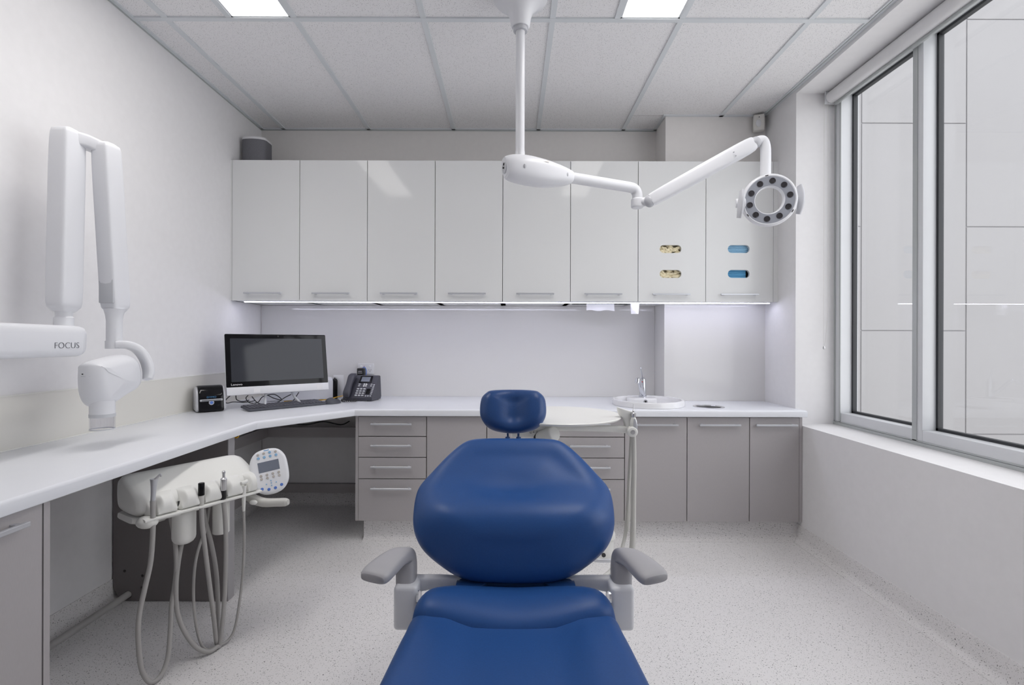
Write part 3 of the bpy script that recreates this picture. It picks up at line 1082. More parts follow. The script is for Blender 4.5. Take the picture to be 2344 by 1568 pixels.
# keyboard
k0, k1 = P(570, 945, 2.695), P(748, 929, 3.02)
kex = Vector((k1.x - k0.x, k1.y - k0.y, 0)).normalized()
kn = Vector((-kex.y, kex.x, 0))
kw, kd = .445, .135
o = Vector((k0.x, k0.y, ZT))
Mk = basis(o, kex, kn, (0, 0, 1)) @ Matrix.Rotation(math.radians(4), 4, 'X')
t = thing('keyboard', (o.x + kex.x * .22, o.y + .2, ZT), 'dark grey slim keyboard in front of the computer', 'keyboard')
part(t, 'base', MB().prism(rrect_pts(kw / 2, kd / 2, kw, kd, .008), .001, .014, r=.004, rb=.002, M=Mk), 'key_grey')
keys = MB()
for r in range(6):
    y = .012 + r * .0195
    n = 19
    x = .010
    while x < kw - .018:
        w = .0165 if not (r == 0 and .10 < x < .2) else .09
        if not (.298 < x < .306 or .358 < x < .364):
            keys.box(x, x + w, y, y + .0165, .013, .0175, .0012, 1, M=Mk)
        x += w + .0026
part(t, 'keys', keys, 'phone_dark', kind='stuff')
part(t, 'feet', MB().box(.04, .07, kd - .03, kd - .02, -.0075, .003, M=Mk).box(kw - .07, kw - .04, kd - .03, kd - .02, -.0075, .003, M=Mk), 'rubber')

# mouse
mc = P(762, 925, 3.07)
t = thing('mouse', (mc.x, mc.y, ZT), 'dark grey computer mouse between the keyboard and the phone', 'mouse')
Mz = Matrix.Rotation(math.radians(-35), 3, 'Z')
rings = []
for k in range(9):
    s = k / 8
    a = s * math.pi / 2
    rr = math.cos(a) ** 0.6 if k < 8 else .02
    rings.append([Vector((mc.x, mc.y, ZT + .001 + .033 * math.sin(a))) + Mz @ Vector((.031 * rr * math.cos(2 * math.pi * j / 24), .055 * rr * math.sin(2 * math.pi * j / 24), -.006 * math.sin(2 * math.pi * j / 24) * math.sin(a))) for j in range(24)])
part(t, 'shell', MB().loft(rings), 'key_grey')
part(t, 'wheel', MB().cyl(Vector((mc.x - .004, mc.y, ZT + .031)) + Mz @ Vector((0, -.02, 0)), Vector((mc.x + .004, mc.y, ZT + .031)) + Mz @ Vector((0, -.02, 0)), .006, n=16), 'rubber')

# desk phone
po = Vector((P(820, 915, 3.22).x, 3.20, ZT))
pe = Vector((math.cos(math.radians(-8)), math.sin(math.radians(-8)), 0))
pd = Vector((-pe.y, pe.x, 0))
Mf = basis(po, pe, pd, (0, 0, 1))
ang = math.radians(50)
Ms = Mf @ Matrix.Translation((0, 0, .022)) @ Matrix.Rotation(ang, 4, 'X')
t = thing('desk_phone', (po.x, po.y + .08, ZT), 'black office desk phone with handset beside the wall socket', 'phone')
prof = [(0, .004), (0, .022), (.118, .160), (.135, .155), (.15, .02), (.14, .004)]
bd = MB()
rings = []
for x in (-.100, -.098, .098, .100):
    rings.append([Mf @ Vector((x, a, b)) for a, b in prof])
part(t, 'body', bd.loft(rings), 'phone_dark', angle=25)
part(t, 'foot', MB().box(-.09, -.06, .01, .03, 0, .006, M=Mf).box(.06, .09, .01, .03, 0, .006, M=Mf).box(-.09, -.06, .11, .13, 0, .006, M=Mf).box(.06, .09, .11, .13, 0, .006, M=Mf), 'rubber')
part(t, 'display', MB().box(-.025, .06, .118, .172, .001, .004, .001, 1, M=Ms), 'black_gloss')
part(t, 'display_glass', MB().box(-.012, .048, .126, .164, .004, .0045, M=Ms), 'lcd')
ky = MB()
for r in range(4):
    for c in range(3):
        ky.box(-.022 + c * .022, -.007 + c * .022, .012 + r * .017, .022 + r * .017, 0, .005, .001, 1, M=Ms)
for c in range(3):
    ky.box(.048 + c * .016, .058 + c * .016, .010, .018, 0, .004, .001, 1, M=Ms)
for r in range(7):
    ky.box(.080, .092, .026 + r * .012, .033 + r * .012, 0, .004, .001, 1, M=Ms)
for r in range(2):
    ky.box(-.022, -.008, .088 + r * .014, .096 + r * .014, 0, .004, .001, 1, M=Ms)
    ky.box(.062, .074, .088 + r * .014, .096 + r * .014, 0, .004, .001, 1, M=Ms)
part(t, 'keys', ky, 'joint_grey', kind='stuff')
nv = MB()
for dx, dy in ((-.007, .007), (.007, .007), (-.007, -.007), (.007, -.007)):
    nv.cyl(Ms @ Vector((.026 + dx, .098 + dy, 0)), Ms @ Vector((.026 + dx, .098 + dy, .005)), .0058, n=12)
part(t, 'navigation_pad', nv, 'print_white')
part(t, 'side_screen', MB().box(.046, .074, .028, .072, .001, .003, .001, 1, M=Ms), 'black_gloss')
hs = part(t, 'handset', MB().sweep([Ms @ Vector((-.068, a, b)) for a, b in ((-.006, .016), (.02, .026), (.08, .034), (.14, .034), (.172, .026))], [(.040, .012), (.048, .032), (.042, .024), (.048, .034), (.040, .012)], pe, 20, 5, 3.5), 'phone_dark')
cp = [Ms @ Vector((-.068, -.004, .012))]
base = Mf @ Vector((-.068, -.03, 0))
coil = [Mf @ Vector(q) for q in ((-.075, -.012, .02), (-.085, -.045, .010), (-.05, -.085, .009), (.0, -.075, .009), (.01, -.035, .009), (-.02, -.005, .012))]
cpath = catmull(coil, 24)
cpts = []
for i, q in enumerate(cpath):
    a = i * 1.15
    cpts.append(q + Vector((math.cos(a) * .0045, 0, math.sin(a) * .0045)))
part(t, 'coiled_cord', MB().tube(cpts, .0018, 6, 2), 'rubber')

# wall socket and adaptor
s0, s1 = P(820, 856, YB - .006), P(856, 832, YB - .006)
t = thing('wall_socket', ((s0.x + s1.x) / 2, YB - .012, s0.z), 'white double power socket on the back splashback', 'socket')
Mo = basis((0, YB - .006, 0), (1, 0, 0), (0, 0, 1), (0, -1, 0))
cx_, cz_ = (s0.x + s1.x) / 2, (s0.z + s1.z) / 2
part(t, 'plate', MB().prism(rrect_pts(cx_, cz_, s1.x - s0.x, s1.z - s0.z, .004), 0, .010, r=.002, M=Mo), 'print_white')
for s in (-1, 1):
    part(t, 'switch', MB().box(cx_ + s * .03 - .007, cx_ + s * .03 + .007, cz_ + .012, cz_ + .024, .010, .013, .001, 1, M=Mo), 'paper')
pins = MB()
for s in (-1, 1):
    for q, rot in ((-.007, .5), (.007, -.5)):
        pins.box(-.0012, .0012, -.004, .004, .0098, .0105, M=Mo @ Matrix.Translation((cx_ + s * .03 + q, cz_ - .008, 0)) @ Matrix.Rotation(rot, 4, 'Z'))
    pins.box(cx_ + s * .03 - .0012, cx_ + s * .03 + .0012, cz_ - .022, cz_ - .015, .0098, .0105, M=Mo)
part(t, 'pin_holes', pins, 'rubber')
part(t, 'indicator', MB().box(cx_ - .012, cx_ - .008, cz_ + .016, cz_ + .020, .010, .011, M=Mo), 'red')
q0, q1 = P(817, 862, 3.44), P(833, 843, 3.44)
t = thing('power_adaptor', ((q0.x + q1.x) / 2, 3.45, q0.z), 'black adaptor plugged into the wall socket above the phone', 'adaptor')
part(t, 'body', MB().box(q0.x, q1.x, 3.435, YB - .017, q0.z, q1.z, .006, 3), 'black')
part(t, 'label_print', MB().box(q0.x + .010, q1.x - .012, 3.4343, 3.4352, q0.z + .036, q0.z + .039).box(q0.x + .008, q1.x - .010, 3.4343, 3.4352, q0.z + .024, q0.z + .027), 'print_white')
part(t, 'cord', MB().tube([((q0.x + q1.x) / 2 + .01, 3.45, q1.z - .004), ((q0.x + q1.x) / 2 + .025, 3.45, q1.z + .008), (q1.x + .012, 3.455, q1.z - .02), (q1.x + .006, 3.46, q0.z - .02), (q1.x + .002, 3.45, ZT + .01)], .003, 8), 'button_blue')

# label printer on the left run
lo = P(484, 944, 2.69)
lex = Vector((math.cos(math.radians(40)), math.sin(math.radians(40)), 0))
lny = Vector((-lex.y, lex.x, 0))
Ml = basis((lo.x, lo.y, ZT), lex, lny, (0, 0, 1))
t = thing('label_printer', (lo.x, lo.y + .08, ZT), 'small black label printer with silver sides on the desk', 'printer')
# side profile (depth, height), black front shell and silver cheeks
prof = catmull_closed([(0, .004), (.0, .05), (.012, .10), (.04, .136), (.08, .142), (.13, .125), (.165, .08), (.172, .02), (.168, .004), (.08, .003)], 4)
rings = []
for x, s in ((-.060, .965), (-.056, .99), (-.045, 1.0), (.045, 1.0), (.056, .99), (.060, .965)):
    rings.append([Ml @ Vector((x, .085 + (a - .085) * s, .07 + (b - .07) * s)) for a, b in [(p.x, p.y) for p in prof]])
part(t, 'shell', MB().loft(rings), 'black_gloss')
for s in (-1, 1):
    rings = []
    for x, k in ((.056, 1.0), (.068, .98), (.071, .9)):
        rings.append([Ml @ Vector((s * x, .088 + (p.x - .088) * k * .94, max(.003, .065 + (p.y - .066) * k * .93))) for p in prof])
    part(t, 'side_cover', MB().loft(rings), 'joint_grey')
part(t, 'label_slot', MB().box(-.054, .054, -.004, .004, .060, .071, .003, 2, M=Ml), 'joint_grey')
part(t, 'slot_opening', MB().box(-.046, .046, -.005, -.0035, .063, .0665, M=Ml), 'rubber')
part(t, 'button_surround', MB().cyl(Ml @ Vector((0, -.004, .052)), Ml @ Vector((0, .004, .052)), .0125), 'joint_grey')
part(t, 'feed_button', MB().cyl(Ml @ Vector((0, -.006, .052)), Ml @ Vector((0, .0, .052)), .008), 'button_blue')
Mt = Ml @ basis((0, -.0015, 0), (1, 0, 0), (0, 0, 1), (0, -1, 0))
part(t, 'lettering', text_mb('LabelWriter 450', .0125, Mt @ Matrix.Translation((0, .028, .001)), align='CENTER'), 'print_white')
part(t, 'brand_lettering', text_mb('DYMO', .012, Mt @ Matrix.Translation((0, .078, .0005)), align='CENTER', stretch=1.3), 'print_blue')

# speaker on the wall cabinets
sx0, sx1 = P(562, 340, 3.25).x, P(613, 340, 3.25).x
zt = P(590, 318, 3.25).z
t = thing('wireless_speaker', ((sx0 + sx1) / 2, 3.28, ZB), 'grey speaker with white top standing on the wall cabinets', 'speaker')
so = catmull_closed([(sx0, 3.21), ((sx0 + sx1) / 2, 3.195), (sx1 - .01, 3.215), (sx1, 3.26), (sx1 - .008, 3.32), ((sx0 + sx1) / 2, 3.34), (sx0 + .006, 3.33), (sx0, 3.27)], 5)
part(t, 'grille', MB().prism(so, ZB, zt - .02, rb=.004), 'speaker_mesh')
part(t, 'top_cap', MB().prism(so, zt - .0198, zt, r=.012, seg=4), 'print_white')
part(t, 'back_spine', MB().box(sx0 - .006, sx0 + .012, 3.25, 3.31, ZB, zt - .022, .003, 2), 'print_white')

# motion detector in the corner
d0, d1 = P(1728, 295, 3.2), P(1753, 258, 3.2)
Md = basis(((d0.x + d1.x) / 2, 3.215, d0.z), Vector((1, -.35, 0)).normalized(), Vector((.35, 1, 0)).normalized(), (0, 0, 1))
t = thing('motion_detector', ((d0.x + d1.x) / 2, 3.22, d0.z), 'white motion detector high in the corner by the window wall', 'detector')
hh = d1.z - d0.z
part(t, 'housing', MB().box(-.034, .034, 0, .045, 0, hh, .008, 3, M=Md), 'sensor')
part(t, 'lens', MB().ell(Md @ Vector((0, .001, hh * .42)), (.022, .006, .024), 20), 'device_white')
part(t, 'indicator', MB().cyl(Md @ Vector((0, .001, hh * .8)), Md @ Vector((0, -.002, hh * .8)), .003, n=10), 'dark_gap')
part(t, 'mount', MB().box(-.012, .012, .04, .075, hh * .4, hh * .75, .002, 1, M=Md), 'sensor')

# ------------------------------------------------------------------ dental chair
CCX = 0.010
chair = thing('dental_chair', (CCX, 1.45, 0), 'blue upholstered dental chair with grey armrests in the middle of the room', 'dental chair')


def plane_uv(px, py, O, ex, ey):
    """where the sight line through a pixel meets the plane O, ex, ey -> plane coordinates"""
    a = P(px, py, 1.0) - Vector((0, 0, CZ))
    n = ex.cross(ey)
    t = (O - Vector((0, 0, CZ))).dot(n) / a.dot(n)
    q = Vector((0, 0, CZ)) + a * t - O
    return Vector((q.dot(ex), q.dot(ey)))


# backrest
bO = Vector((CCX, 1.41, CZ - 551 * 1.41 / F))
bT = Vector((CCX, 1.76, CZ - 225 * 1.76 / F))
bex, bey = Vector((1, 0, 0)), (bT - bO).normalized()
bez = bex.cross(bey)
half = [(0, 1007), (48, 1007), (92, 1010), (118, 1021), (150, 1048), (186, 1086), (212, 1116), (223, 1143), (228.5, 1185), (227, 1216), (217, 1244), (199, 1268), (165, 1296), (128, 1318), (78, 1331), (0, 1334)]
hp = [plane_uv(1177.5 + dx, py, bO, bex, bey) for dx, py in half]
right = [(abs(p.x), p.y) for p in hp]
ol = [(x, y) for x, y in right[::-1]] + [(-x, y) for x, y in right[1:-1]]
ol = catmull_closed(ol, 5)
Mb = basis(bO, bex, bey, bez)
BL = right[0][1]


def back_sculpt(a, b):
    s = b / BL
    h = .080 * math.exp(-((s - .30) / .26) ** 2) - .030                       # lumbar swell
    h -= .022 * math.exp(-(a / .15) ** 2 - ((s - .56) / .13) ** 2)      # shoulder hollow
    return h


part(chair, 'backrest', MB().inflate(ol, .075, .052, .05, Mb, nint=18, sculpt=back_sculpt, dome=.012, K=10, rback=.05, fade=3), 'vinyl_blue', angle=60)
# headrest
hO = P(1174.5, 943, 1.835)
hey = Vector((0, .42, .907)).normalized()
hez = bex.cross(hey)
hh_ = [(0, 893), (47, 895), (62, 901), (73, 915), (76, 943), (71, 962), (57, 979), (35, 988), (0, 992)]
hp = [plane_uv(1174.5 + dx, py, hO, bex, hey) for dx, py in hh_]
r_ = [(abs(p.x), p.y) for p in hp]
hol = catmull_closed([(x, y) for x, y in r_[::-1]] + [(-x, y) for x, y in r_[1:-1]], 5)


def head_sculpt(a, b):
    return -.026 * math.exp(-(a / .045) ** 2) + .006


part(chair, 'headrest', MB().inflate(hol, .035, .036, .03, basis(hO, bex, hey, hez), nint=12, sculpt=head_sculpt, K=8, dome=.004, fade=6), 'vinyl_navy', angle=60)
rod = MB()
for px in (1162, 1187):
    rod.cyl(P(px, 975, 1.83) + Vector((0, .02, 0)), P(px, 1030, 1.79) + Vector((0, .02, 0)), .0055, n=14)
part(chair, 'headrest_post', rod, 'chrome')
part(chair, 'post_sleeve', MB().cyl(P(1162, 1001, 1.80), P(1162, 1012, 1.79), .0085).cyl(P(1187, 1001, 1.80), P(1187, 1012, 1.79), .0085), 'vinyl_navy')

# seat: front cushion, rear roll, hinge flap
zseat = .402
so_ = [(0, .36), (.17, .365), (.24, .40), (.28, .55), (.297, .80), (.298, 1.0), (.290, 1.14), (.281, 1.25), (.268, 1.33), (.2, 1.37), (0, 1.38)]
sol = catmull_closed([(x + CCX, y) for x, y in so_] + [(-x + CCX, y) for x, y in so_[-2:0:-1]], 5)


def seat_sculpt(a, b):
    x = abs(a - CCX)
    t = min(max((x - .10) / .09, 0), 1)
    t = t * t * (3 - 2 * t)
    h = -.018 * (1 - t)
    h -= .16 * max(0, .85 - b) ** 2
    return h


part(chair, 'seat_cushion', MB().inflate(sol, .05, .042, .055, basis((0, 0, zseat), (1, 0, 0), (0, 1, 0), (0, 0, 1)), nint=16, sculpt=seat_sculpt, K=8, fade=5), 'vinyl_blue', angle=60)
# rear roll, a lumbar wedge lofted across x
rings = []
NX = 44
for i in range(NX + 1):
    s = -1 + 2 * i / NX
    x = CCX + .272 * math.copysign(1 - (1 - abs(s)) ** 1.35, s)
    q = abs(x - CCX) / .272
    edge = max(0.0, 1 - max(0, (q - .80) / .20) ** 2.2) ** .5 if q < 1 else 0.02
    edge = max(edge, .02)
    yf = 1.262 - .010 * math.cos(q * math.pi) + .02 * q ** 4
    yb = 1.425 - .05 * q ** 3
    top = .472 - .010 * math.exp(-(q / .42) ** 2) + .004 * math.exp(-((q - .7) / .2) ** 2)
    zb_ = .418
    ring = []
    for k in range(20):
        a = 2 * math.pi * k / 20
        c, sn = math.cos(a), math.sin(a)
        yy = (yf + yb) / 2 + (yb - yf) / 2 * math.copysign(abs(c) ** .75, c) * (0.35 + .65 * edge if q > .8 else 1)
        slope = .012 * (yy - (yf + yb) / 2) / .08
        zz = zb_ + (((top - zb_) * abs(sn) ** .75 * edge + slope * edge) if sn > 0 else -.05 * abs(sn) ** .8 * edge)
        ring.append((x, yy, zz))
    rings.append(ring)
part(chair, 'seat_roll', MB().loft(rings), 'vinyl_blue', angle=60)
fl = [P(1050, 1326, 1.46), P(1310, 1326, 1.46)]
part(chair, 'hinge_cover', MB().box(fl[0].x, fl[1].x, 1.43, 1.48, .37, .463, .01, 3)
     .prism([(fl[0].x - .004, 1.405), (fl[0].x + .07, 1.405), (fl[0].x + .085, 1.425), (fl[1].x - .085, 1.425), (fl[1].x - .07, 1.405), (fl[1].x + .004, 1.405), (fl[1].x + .004, 1.44), (fl[0].x - .004, 1.44)], .40, .466, r=.006, seg=2), 'vinyl_navy')
# frame under the seat, lift column and base (mostly hidden by the cushions)
part(chair, 'seat_frame', MB().box(CCX - .20, CCX + .20, .62, 1.44, .29, .36, .02, 3), 'device_shell')
part(chair, 'back_shell', MB().inflate(offset_poly(ol, .035), .03, .004, .035, Mb @ Matrix.Translation((0, 0, -.052)), nint=6), 'device_shell')
part(chair, 'back_hinge', MB().sweep([(CCX, 1.38, .33), (CCX, 1.50, .36), (CCX, 1.60, .47)], [(.18, .06), (.16, .06), (.14, .04)], (1, 0, 0), 20, 5), 'device_shell')
part(chair, 'lift_column', MB().sweep([(CCX, 1.25, .31), (CCX, 1.30, .18), (CCX, 1.34, .05)], [(.20, .22), (.18, .2), (.22, .24)], (1, 0, 0), 24, 4), 'device_shell')
part(chair, 'base_plate', MB().prism(rrect_pts(CCX, 1.30, .46, .72, .12, 8), 0, .055, r=.03, seg=5), 'device_shell')

for s in (-1, 1):
    X = lambda v: CCX + s * v
    # white side bracket that carries the armrest
    br_ = part(chair, 'arm_bracket', MB().box(X(.306) - .0335, X(.306) + .0335, 1.385, 1.475, .345, .4695, .012, 4), 'device_white')
    part(chair, 'bracket_bar', MB().sweep([(X(.28), 1.455, .448), (X(.20), 1.46, .452), (X(.12), 1.462, .446)], [(.03, .045), (.026, .032), (.024, .028)], (0, 1, 0), 20, 4), 'device_white', parent=br_)
    part(chair, 'bracket_bolt', MB().cyl((X(.274), 1.40, .437), (X(.268), 1.40, .437), .017, n=20), 'chrome', parent=br_)
    arm = [(X(.312), 1.432, .455), (X(.315), 1.448, .490), (X(.320), 1.456, .517), (X(.328), 1.440, .535), (X(.342), 1.405, .540), (X(.360), 1.35, .538), (X(.371), 1.315, .534), (X(.375), 1.303, .5325)]
    secs = [(.056, .062), (.060, .062), (.062, .058), (.066, .046), (.074, .040), (.084, .038), (.082, .034), (.070, .022)]
    part(chair, 'armrest', MB().sweep(arm, secs, (1, 0, 0), 28, 6, 3.2), 'arm_grey', angle=60)

# ------------------------------------------------------------------ assistant tray and instrument holder
TZ = .862
tx, ty = .195, 2.03
t = thing('bracket_tray', (tx, ty, 0), 'round white bracket table behind the chair headrest', 'tray table')
tp = [(.0, 0), (.235, 0), (.252, .004), (.256, .010), (.252, .013), (.244, .0125), (.0, .0105)]
Mtt = Matrix.Translation((tx, ty, TZ - .012)) @ Matrix.Diagonal((1, .97, 1, 1))
mb = MB()
n = 64
mb.loft([[Mtt @ Vector((max(r, 1e-4) * math.cos(2 * math.pi * i / n), max(r, 1e-4) * math.sin(2 * math.pi * i / n), h)) for i in range(n)] for r, h in tp])
part(t, 'table_top', mb, 'device_shell')
ka = P(1443, 985, 1.95)
part(t, 'crossbar', MB().sweep([(.0, 1.97, .828), (.15, 1.955, .824), (.30, 1.95, .819), (.42, 1.95, .817), (ka.x, 1.955, ka.z)], [(.03, .03), (.03, .028), (.03, .022), (.03, .026), (.03, .03)], (0, 1, 0), 18, 4), 'device_shell')
part(t, 'support_arm', MB().box(.0, .135, 1.955, 2.05, .775, .822, .012, 3), 'device_shell')
# printed care symbols on the arm
sym = MB()
sp = P(1213, 985, 1.953)
for k, (dx, dz) in enumerate(((0, 0), (.012, .002), (.024, 0), (.004, .014), (.018, .015))):
    q = Vector((sp.x + dx, 1.9546, sp.z - .012 + dz))
    sym.box(q.x, q.x + .007, q.y - .0004, q.y, q.z, q.z + .0015).box(q.x, q.x + .0015, q.y - .0004, q.y, q.z, q.z + .008).box(q.x + .0045, q.x + .006, q.y - .0004, q.y, q.z + .003, q.z + .009)
part(t, 'printed_symbols', sym, 'print_grey')
c0, c1 = P(1240, 1003, 1.96), P(1270, 992, 1.90)
part(t, 'swivel_cap', MB().rcyl(c0 + (c0 - c1) * .6, c1, .030, .008), 'device_shell')
part(t, 'swivel_seal', MB().cyl(c0 + (c0 - c1) * .15, c0 + (c0 - c1) * .02, .0308), 'rubber')
part(t, 'upright', MB().sweep([(.08, 2.0, .80), (.08, 2.02, .5), (.06, 1.93, .2), (.06, 1.90, .012)], [(.06, .07), (.06, .07), (.07, .08), (.08, .09)], (1, 0, 0), 20, 5), 'device_shell')
part(t, 'floor_foot', MB().prism(rrect_pts(.06, 1.90, .16, .2, .05, 6), 0, .02, r=.008), 'device_shell')
# knob and cradle at the right end
part(t, 'swivel_knob', MB().rcyl((ka.x, 1.975, ka.z), (ka.x, 1.910, ka.z), .0205, .006), 'device_shell')
part(t, 'knob_screw', MB().cyl((ka.x, 1.911, ka.z), (ka.x, 1.9075, ka.z), .009, n=16), 'steel')
cr = P(1436, 960, 1.95)
part(t, 'cradle', MB().sweep([(ka.x, 1.955, ka.z), (ka.x - .008, 1.955, ka.z + .022), (cr.x, 1.955, cr.z + .008), (cr.x - .004, 1.955, cr.z + .026), (cr.x - .002, 1.955, cr.z + .036)], [(.034, .036), (.034, .032), (.036, .040), (.048, .066), (.05, .084)], (0, 1, 0), 20, 4, 2.6), 'device_shell')

sy = P(1450, 975, 1.93)
t = thing('air_water_syringe', (sy.x, 1.93, sy.z - .05), 'metal-tipped syringe with grey hose standing in the tray cradle', 'syringe')
part(t, 'body', MB().lathe([(.008, -.034), (.0125, -.02), (.0145, 0), (.013, .02), (.008, .034)], (sy.x, 1.93, sy.z), (0, 0, 1), 18), 'device_shell')
part(t, 'grip_plate', MB().sweep([(sy.x + .004, 1.917, sy.z - .02), (sy.x + .004, 1.915, sy.z + .005), (sy.x + .002, 1.918, sy.z + .03)], [(.012, .006), (.015, .006), (.006, .004)], (1, 0, 0), 14, 4), 'aluminium')
part(t, 'nozzle', MB().lathe([(.008, .034), (.009, .038), (.009, .05), (.005, .053), (.005, .06), (.002, .064), (.0015, .085)], (sy.x, 1.93, sy.z), (0, 0, 1), 16), 'steel')
hp_ = [P(1450, 985, 1.93), P(1451, 1060, 1.935), P(1450, 1140, 1.94), P(1449, 1210, 1.94), P(1446, 1262, 1.93), P(1432, 1310, 1.9), P(1408, 1345, 1.86), P(1390, 1375, 1.8)]
part(t, 'hose', MB().tube(hp_, lambda s: .0095 + .0025 * min(1, s * 1.6), 12), 'hose_light')
t = thing('suction_hose', tuple(P(1440, 1150, 1.96)), 'thin grey hose dropping from the tray cradle and curling under the chair', 'hose')
part(t, 'tubing', MB().tube([P(1446, 990, 1.965), P(1441, 1080, 1.97), P(1436, 1170, 1.97), P(1430, 1230, 1.95), P(1415, 1280, 1.9), P(1392, 1312, 1.85), P(1362, 1327, 1.8), P(1335, 1325, 1.76), P(1310, 1312, 1.74)], .0072, 12), 'hose_light')
part(t, 'connector', MB().cyl(P(1446, 986, 1.965), P(1446, 996, 1.965), .0085, n=16), 'device_shell')
t = thing('suction_hose', tuple(P(1445, 1100, 1.985)), 'thin looping hose between the two thicker hoses under the tray', 'hose')
part(t, 'tubing', MB().tube([P(1449, 992, 1.985), P(1447, 1060, 1.985), P(1444, 1120, 1.985), P(1439, 1185, 1.985), P(1437, 1215, 1.99), P(1441, 1180, 1.995), P(1446, 1110, 1.995), P(1449, 1040, 1.995)], .004, 10), 'hose_light')
part(t, 'connector', MB().cyl(P(1449, 988, 1.985), P(1449, 998, 1.985), .006, n=16), 'device_shell')

# floor service box behind the chair
fb = P(1380, 1274, 2.62)
t = thing('floor_service_box', (fb.x, 2.62, 0), 'white rounded service box on the floor behind the chair', 'service box')
part(t, 'body', MB().prism(rrect_pts(fb.x, 2.66, .12, .12, .035, 6), .018, .115, r=.012, seg=4), 'device_shell')
part(t, 'lid', MB().prism(rrect_pts(fb.x, 2.66, .135, .135, .04, 6), .115, .165, r=.03, seg=5), 'device_shell')
part(t, 'base_flange', MB().prism(rrect_pts(fb.x, 2.66, .13, .13, .04, 6), 0, .018, r=.006), 'aluminium')
part(t, 'screw', MB().cyl((fb.x - .0, 2.603, .038), (fb.x - .0, 2.595, .038), .011, n=16), 'rubber')

# ------------------------------------------------------------------ instrument delivery unit
DA = Vector((-1.25, 1.663, 0))
DU = Vector((.539, .842, 0)).normalized()
DN = Vector((DU.y, -DU.x, 0))
DL = .408


def D(u, n_, z):
    return DA + DU * u + DN * n_ + Vector((0, 0, z))


def on_front(px, py, off):
    """point of the vertical plane parallel to the unit front, off metres in front of it, under a pixel"""
    O = DA + DN * off + Vector((0, 0, CZ))
    a = P(px, py, 1.0) - Vector((0, 0, CZ))
    tt = (O - Vector((0, 0, CZ))).dot(DN) / a.dot(DN)
    return Vector((0, 0, CZ)) + a * tt


unit = thing('delivery_unit', tuple(D(DL / 2, -.08, 0)), 'white instrument delivery unit with hanging hoses below the left worktop', 'delivery unit')
prof = [(.004, .572), (.010, .592), (.002, .618), (-.02, .636), (-.06, .655), (-.11, .676), (-.142, .684), (-.165, .676), (-.176, .65), (-.176, .60), (-.16, .565), (-.10, .556), (-.03, .556)]
pc_ = catmull_closed([(a, b) for a, b in prof], 3)
cxp, cyp = -.09, .618
rings = []
for u, k in ((-.012, .55), (-.008, .80), (.004, .94), (.022, 1.0), (DL * .5, 1.0), (DL - .045, 1.0), (DL - .018, .96), (DL, .84), (DL + .006, .62)):
    rings.append([D(u, cxp + (p.x - cxp) * k, cyp + (p.y - cyp) * k) for p in pc_])
part(unit, 'top_shell', MB().loft(rings), 'device_shell', angle=50)
part(unit, 'lower_tray', MB().sweep([D(-.012, -.085, .548), D(.05, -.085, .545), D(DL - .06, -.085, .548), D(DL - .01, -.085, .552)], [(.12, .02), (.165, .03), (.165, .03), (.12, .02)], DN, 24, 4, 5), 'device_shell')
part(unit, 'front_lip', MB().sweep([D(.0, .020, .5575), D(DL * .5, .022, .5575), D(DL - .005, .020, .5575)], [(.05, .009)] * 3, DN, 16, 4, 5), 'device_shell')
part(unit, 'end_knob', MB().ell(D(.018, .012, .546), (.034, .03, .022), 20), 'device_shell')
# fascia with five scooped instrument holders
hpx = [352, 408, 461, 512, 560]
hs_u = []
for px in hpx:
    hs_u.append((on_front(px, 1140, .024) - DA).dot(DU))
fprof = catmull([(-.030, .634, 0), (-.006, .631, 0), (.018, .625, 0), (.034, .613, 0), (.040, .596, 0), (.040, .578, 0), (.034, .566, 0), (.012, .560, 0), (-.02, .560, 0)], 3)
rows = []
NU = 200
for i in range(NU + 1):
    u = .012 + (DL - .020) * i / NU
    e = min(1.0, (i + 1) / 9, (NU - i + 1) / 9) ** .5
    g = max(max(0.0, 1 - abs(u - h) / .026) for h in hs_u)
    g = g * g * (3 - 2 * g)
    sl = max(max(0.0, 1 - abs(u - h) / .0075) for h in hs_u) ** .5
    row = []
    for p in fprof:
        n_, z = p.x, p.y
        top = min(max((z - .572) / .045, 0), 1)
        f = max(0.0, (n_ + .012) / .052)
        dn = (.026 * g * top + .020 * sl) * f
        dzz = .020 * g * f * top
        row.append(D(u, -.03 + (n_ + .03 - dn) * e, .597 + (z - .597 - dzz) * (0.7 + .3 * e)))
    rows.append(row)
part(unit, 'holder_fascia', MB().loft(rows), 'device_shell', angle=60)
for u in hs_u:
    part(unit, 'holder_slot', MB().box(-.003, .003, -.002, .002, 0, .026, M=basis(D(u + .004, .018, .566), DU, DN, (0, 0, 1))), 'rubber')
# canisters below
for px, w, y0, y1, off in ((421, .062, 1160, 1243, -.03), (506, .048, 1140, 1219, -.03)):
    q = on_front(px, y1, off)
    z1 = .556
    e = .026 if w > .05 else .004
    part(unit, 'canister', MB().rcyl((q.x, q.y, q.z), (q.x, q.y, z1), w if w < .05 else w, e), 'device_shell') if False else \
        part(unit, 'canister', MB().rcyl((q.x, q.y, q.z), (q.x, q.y, z1), w * .62 if w > .05 else w * .62, e), 'device_shell')
part(unit, 'support_arm', MB().sweep([D(.10, -.10, .55), D(.11, -.20, .54), D(.16, -.30, .53), D(.26, -.345, .53)], [(.10, .05), (.09, .05), (.08, .05), (.08, .05)], (0, 0, 1), 20, 4), 'device_shell')
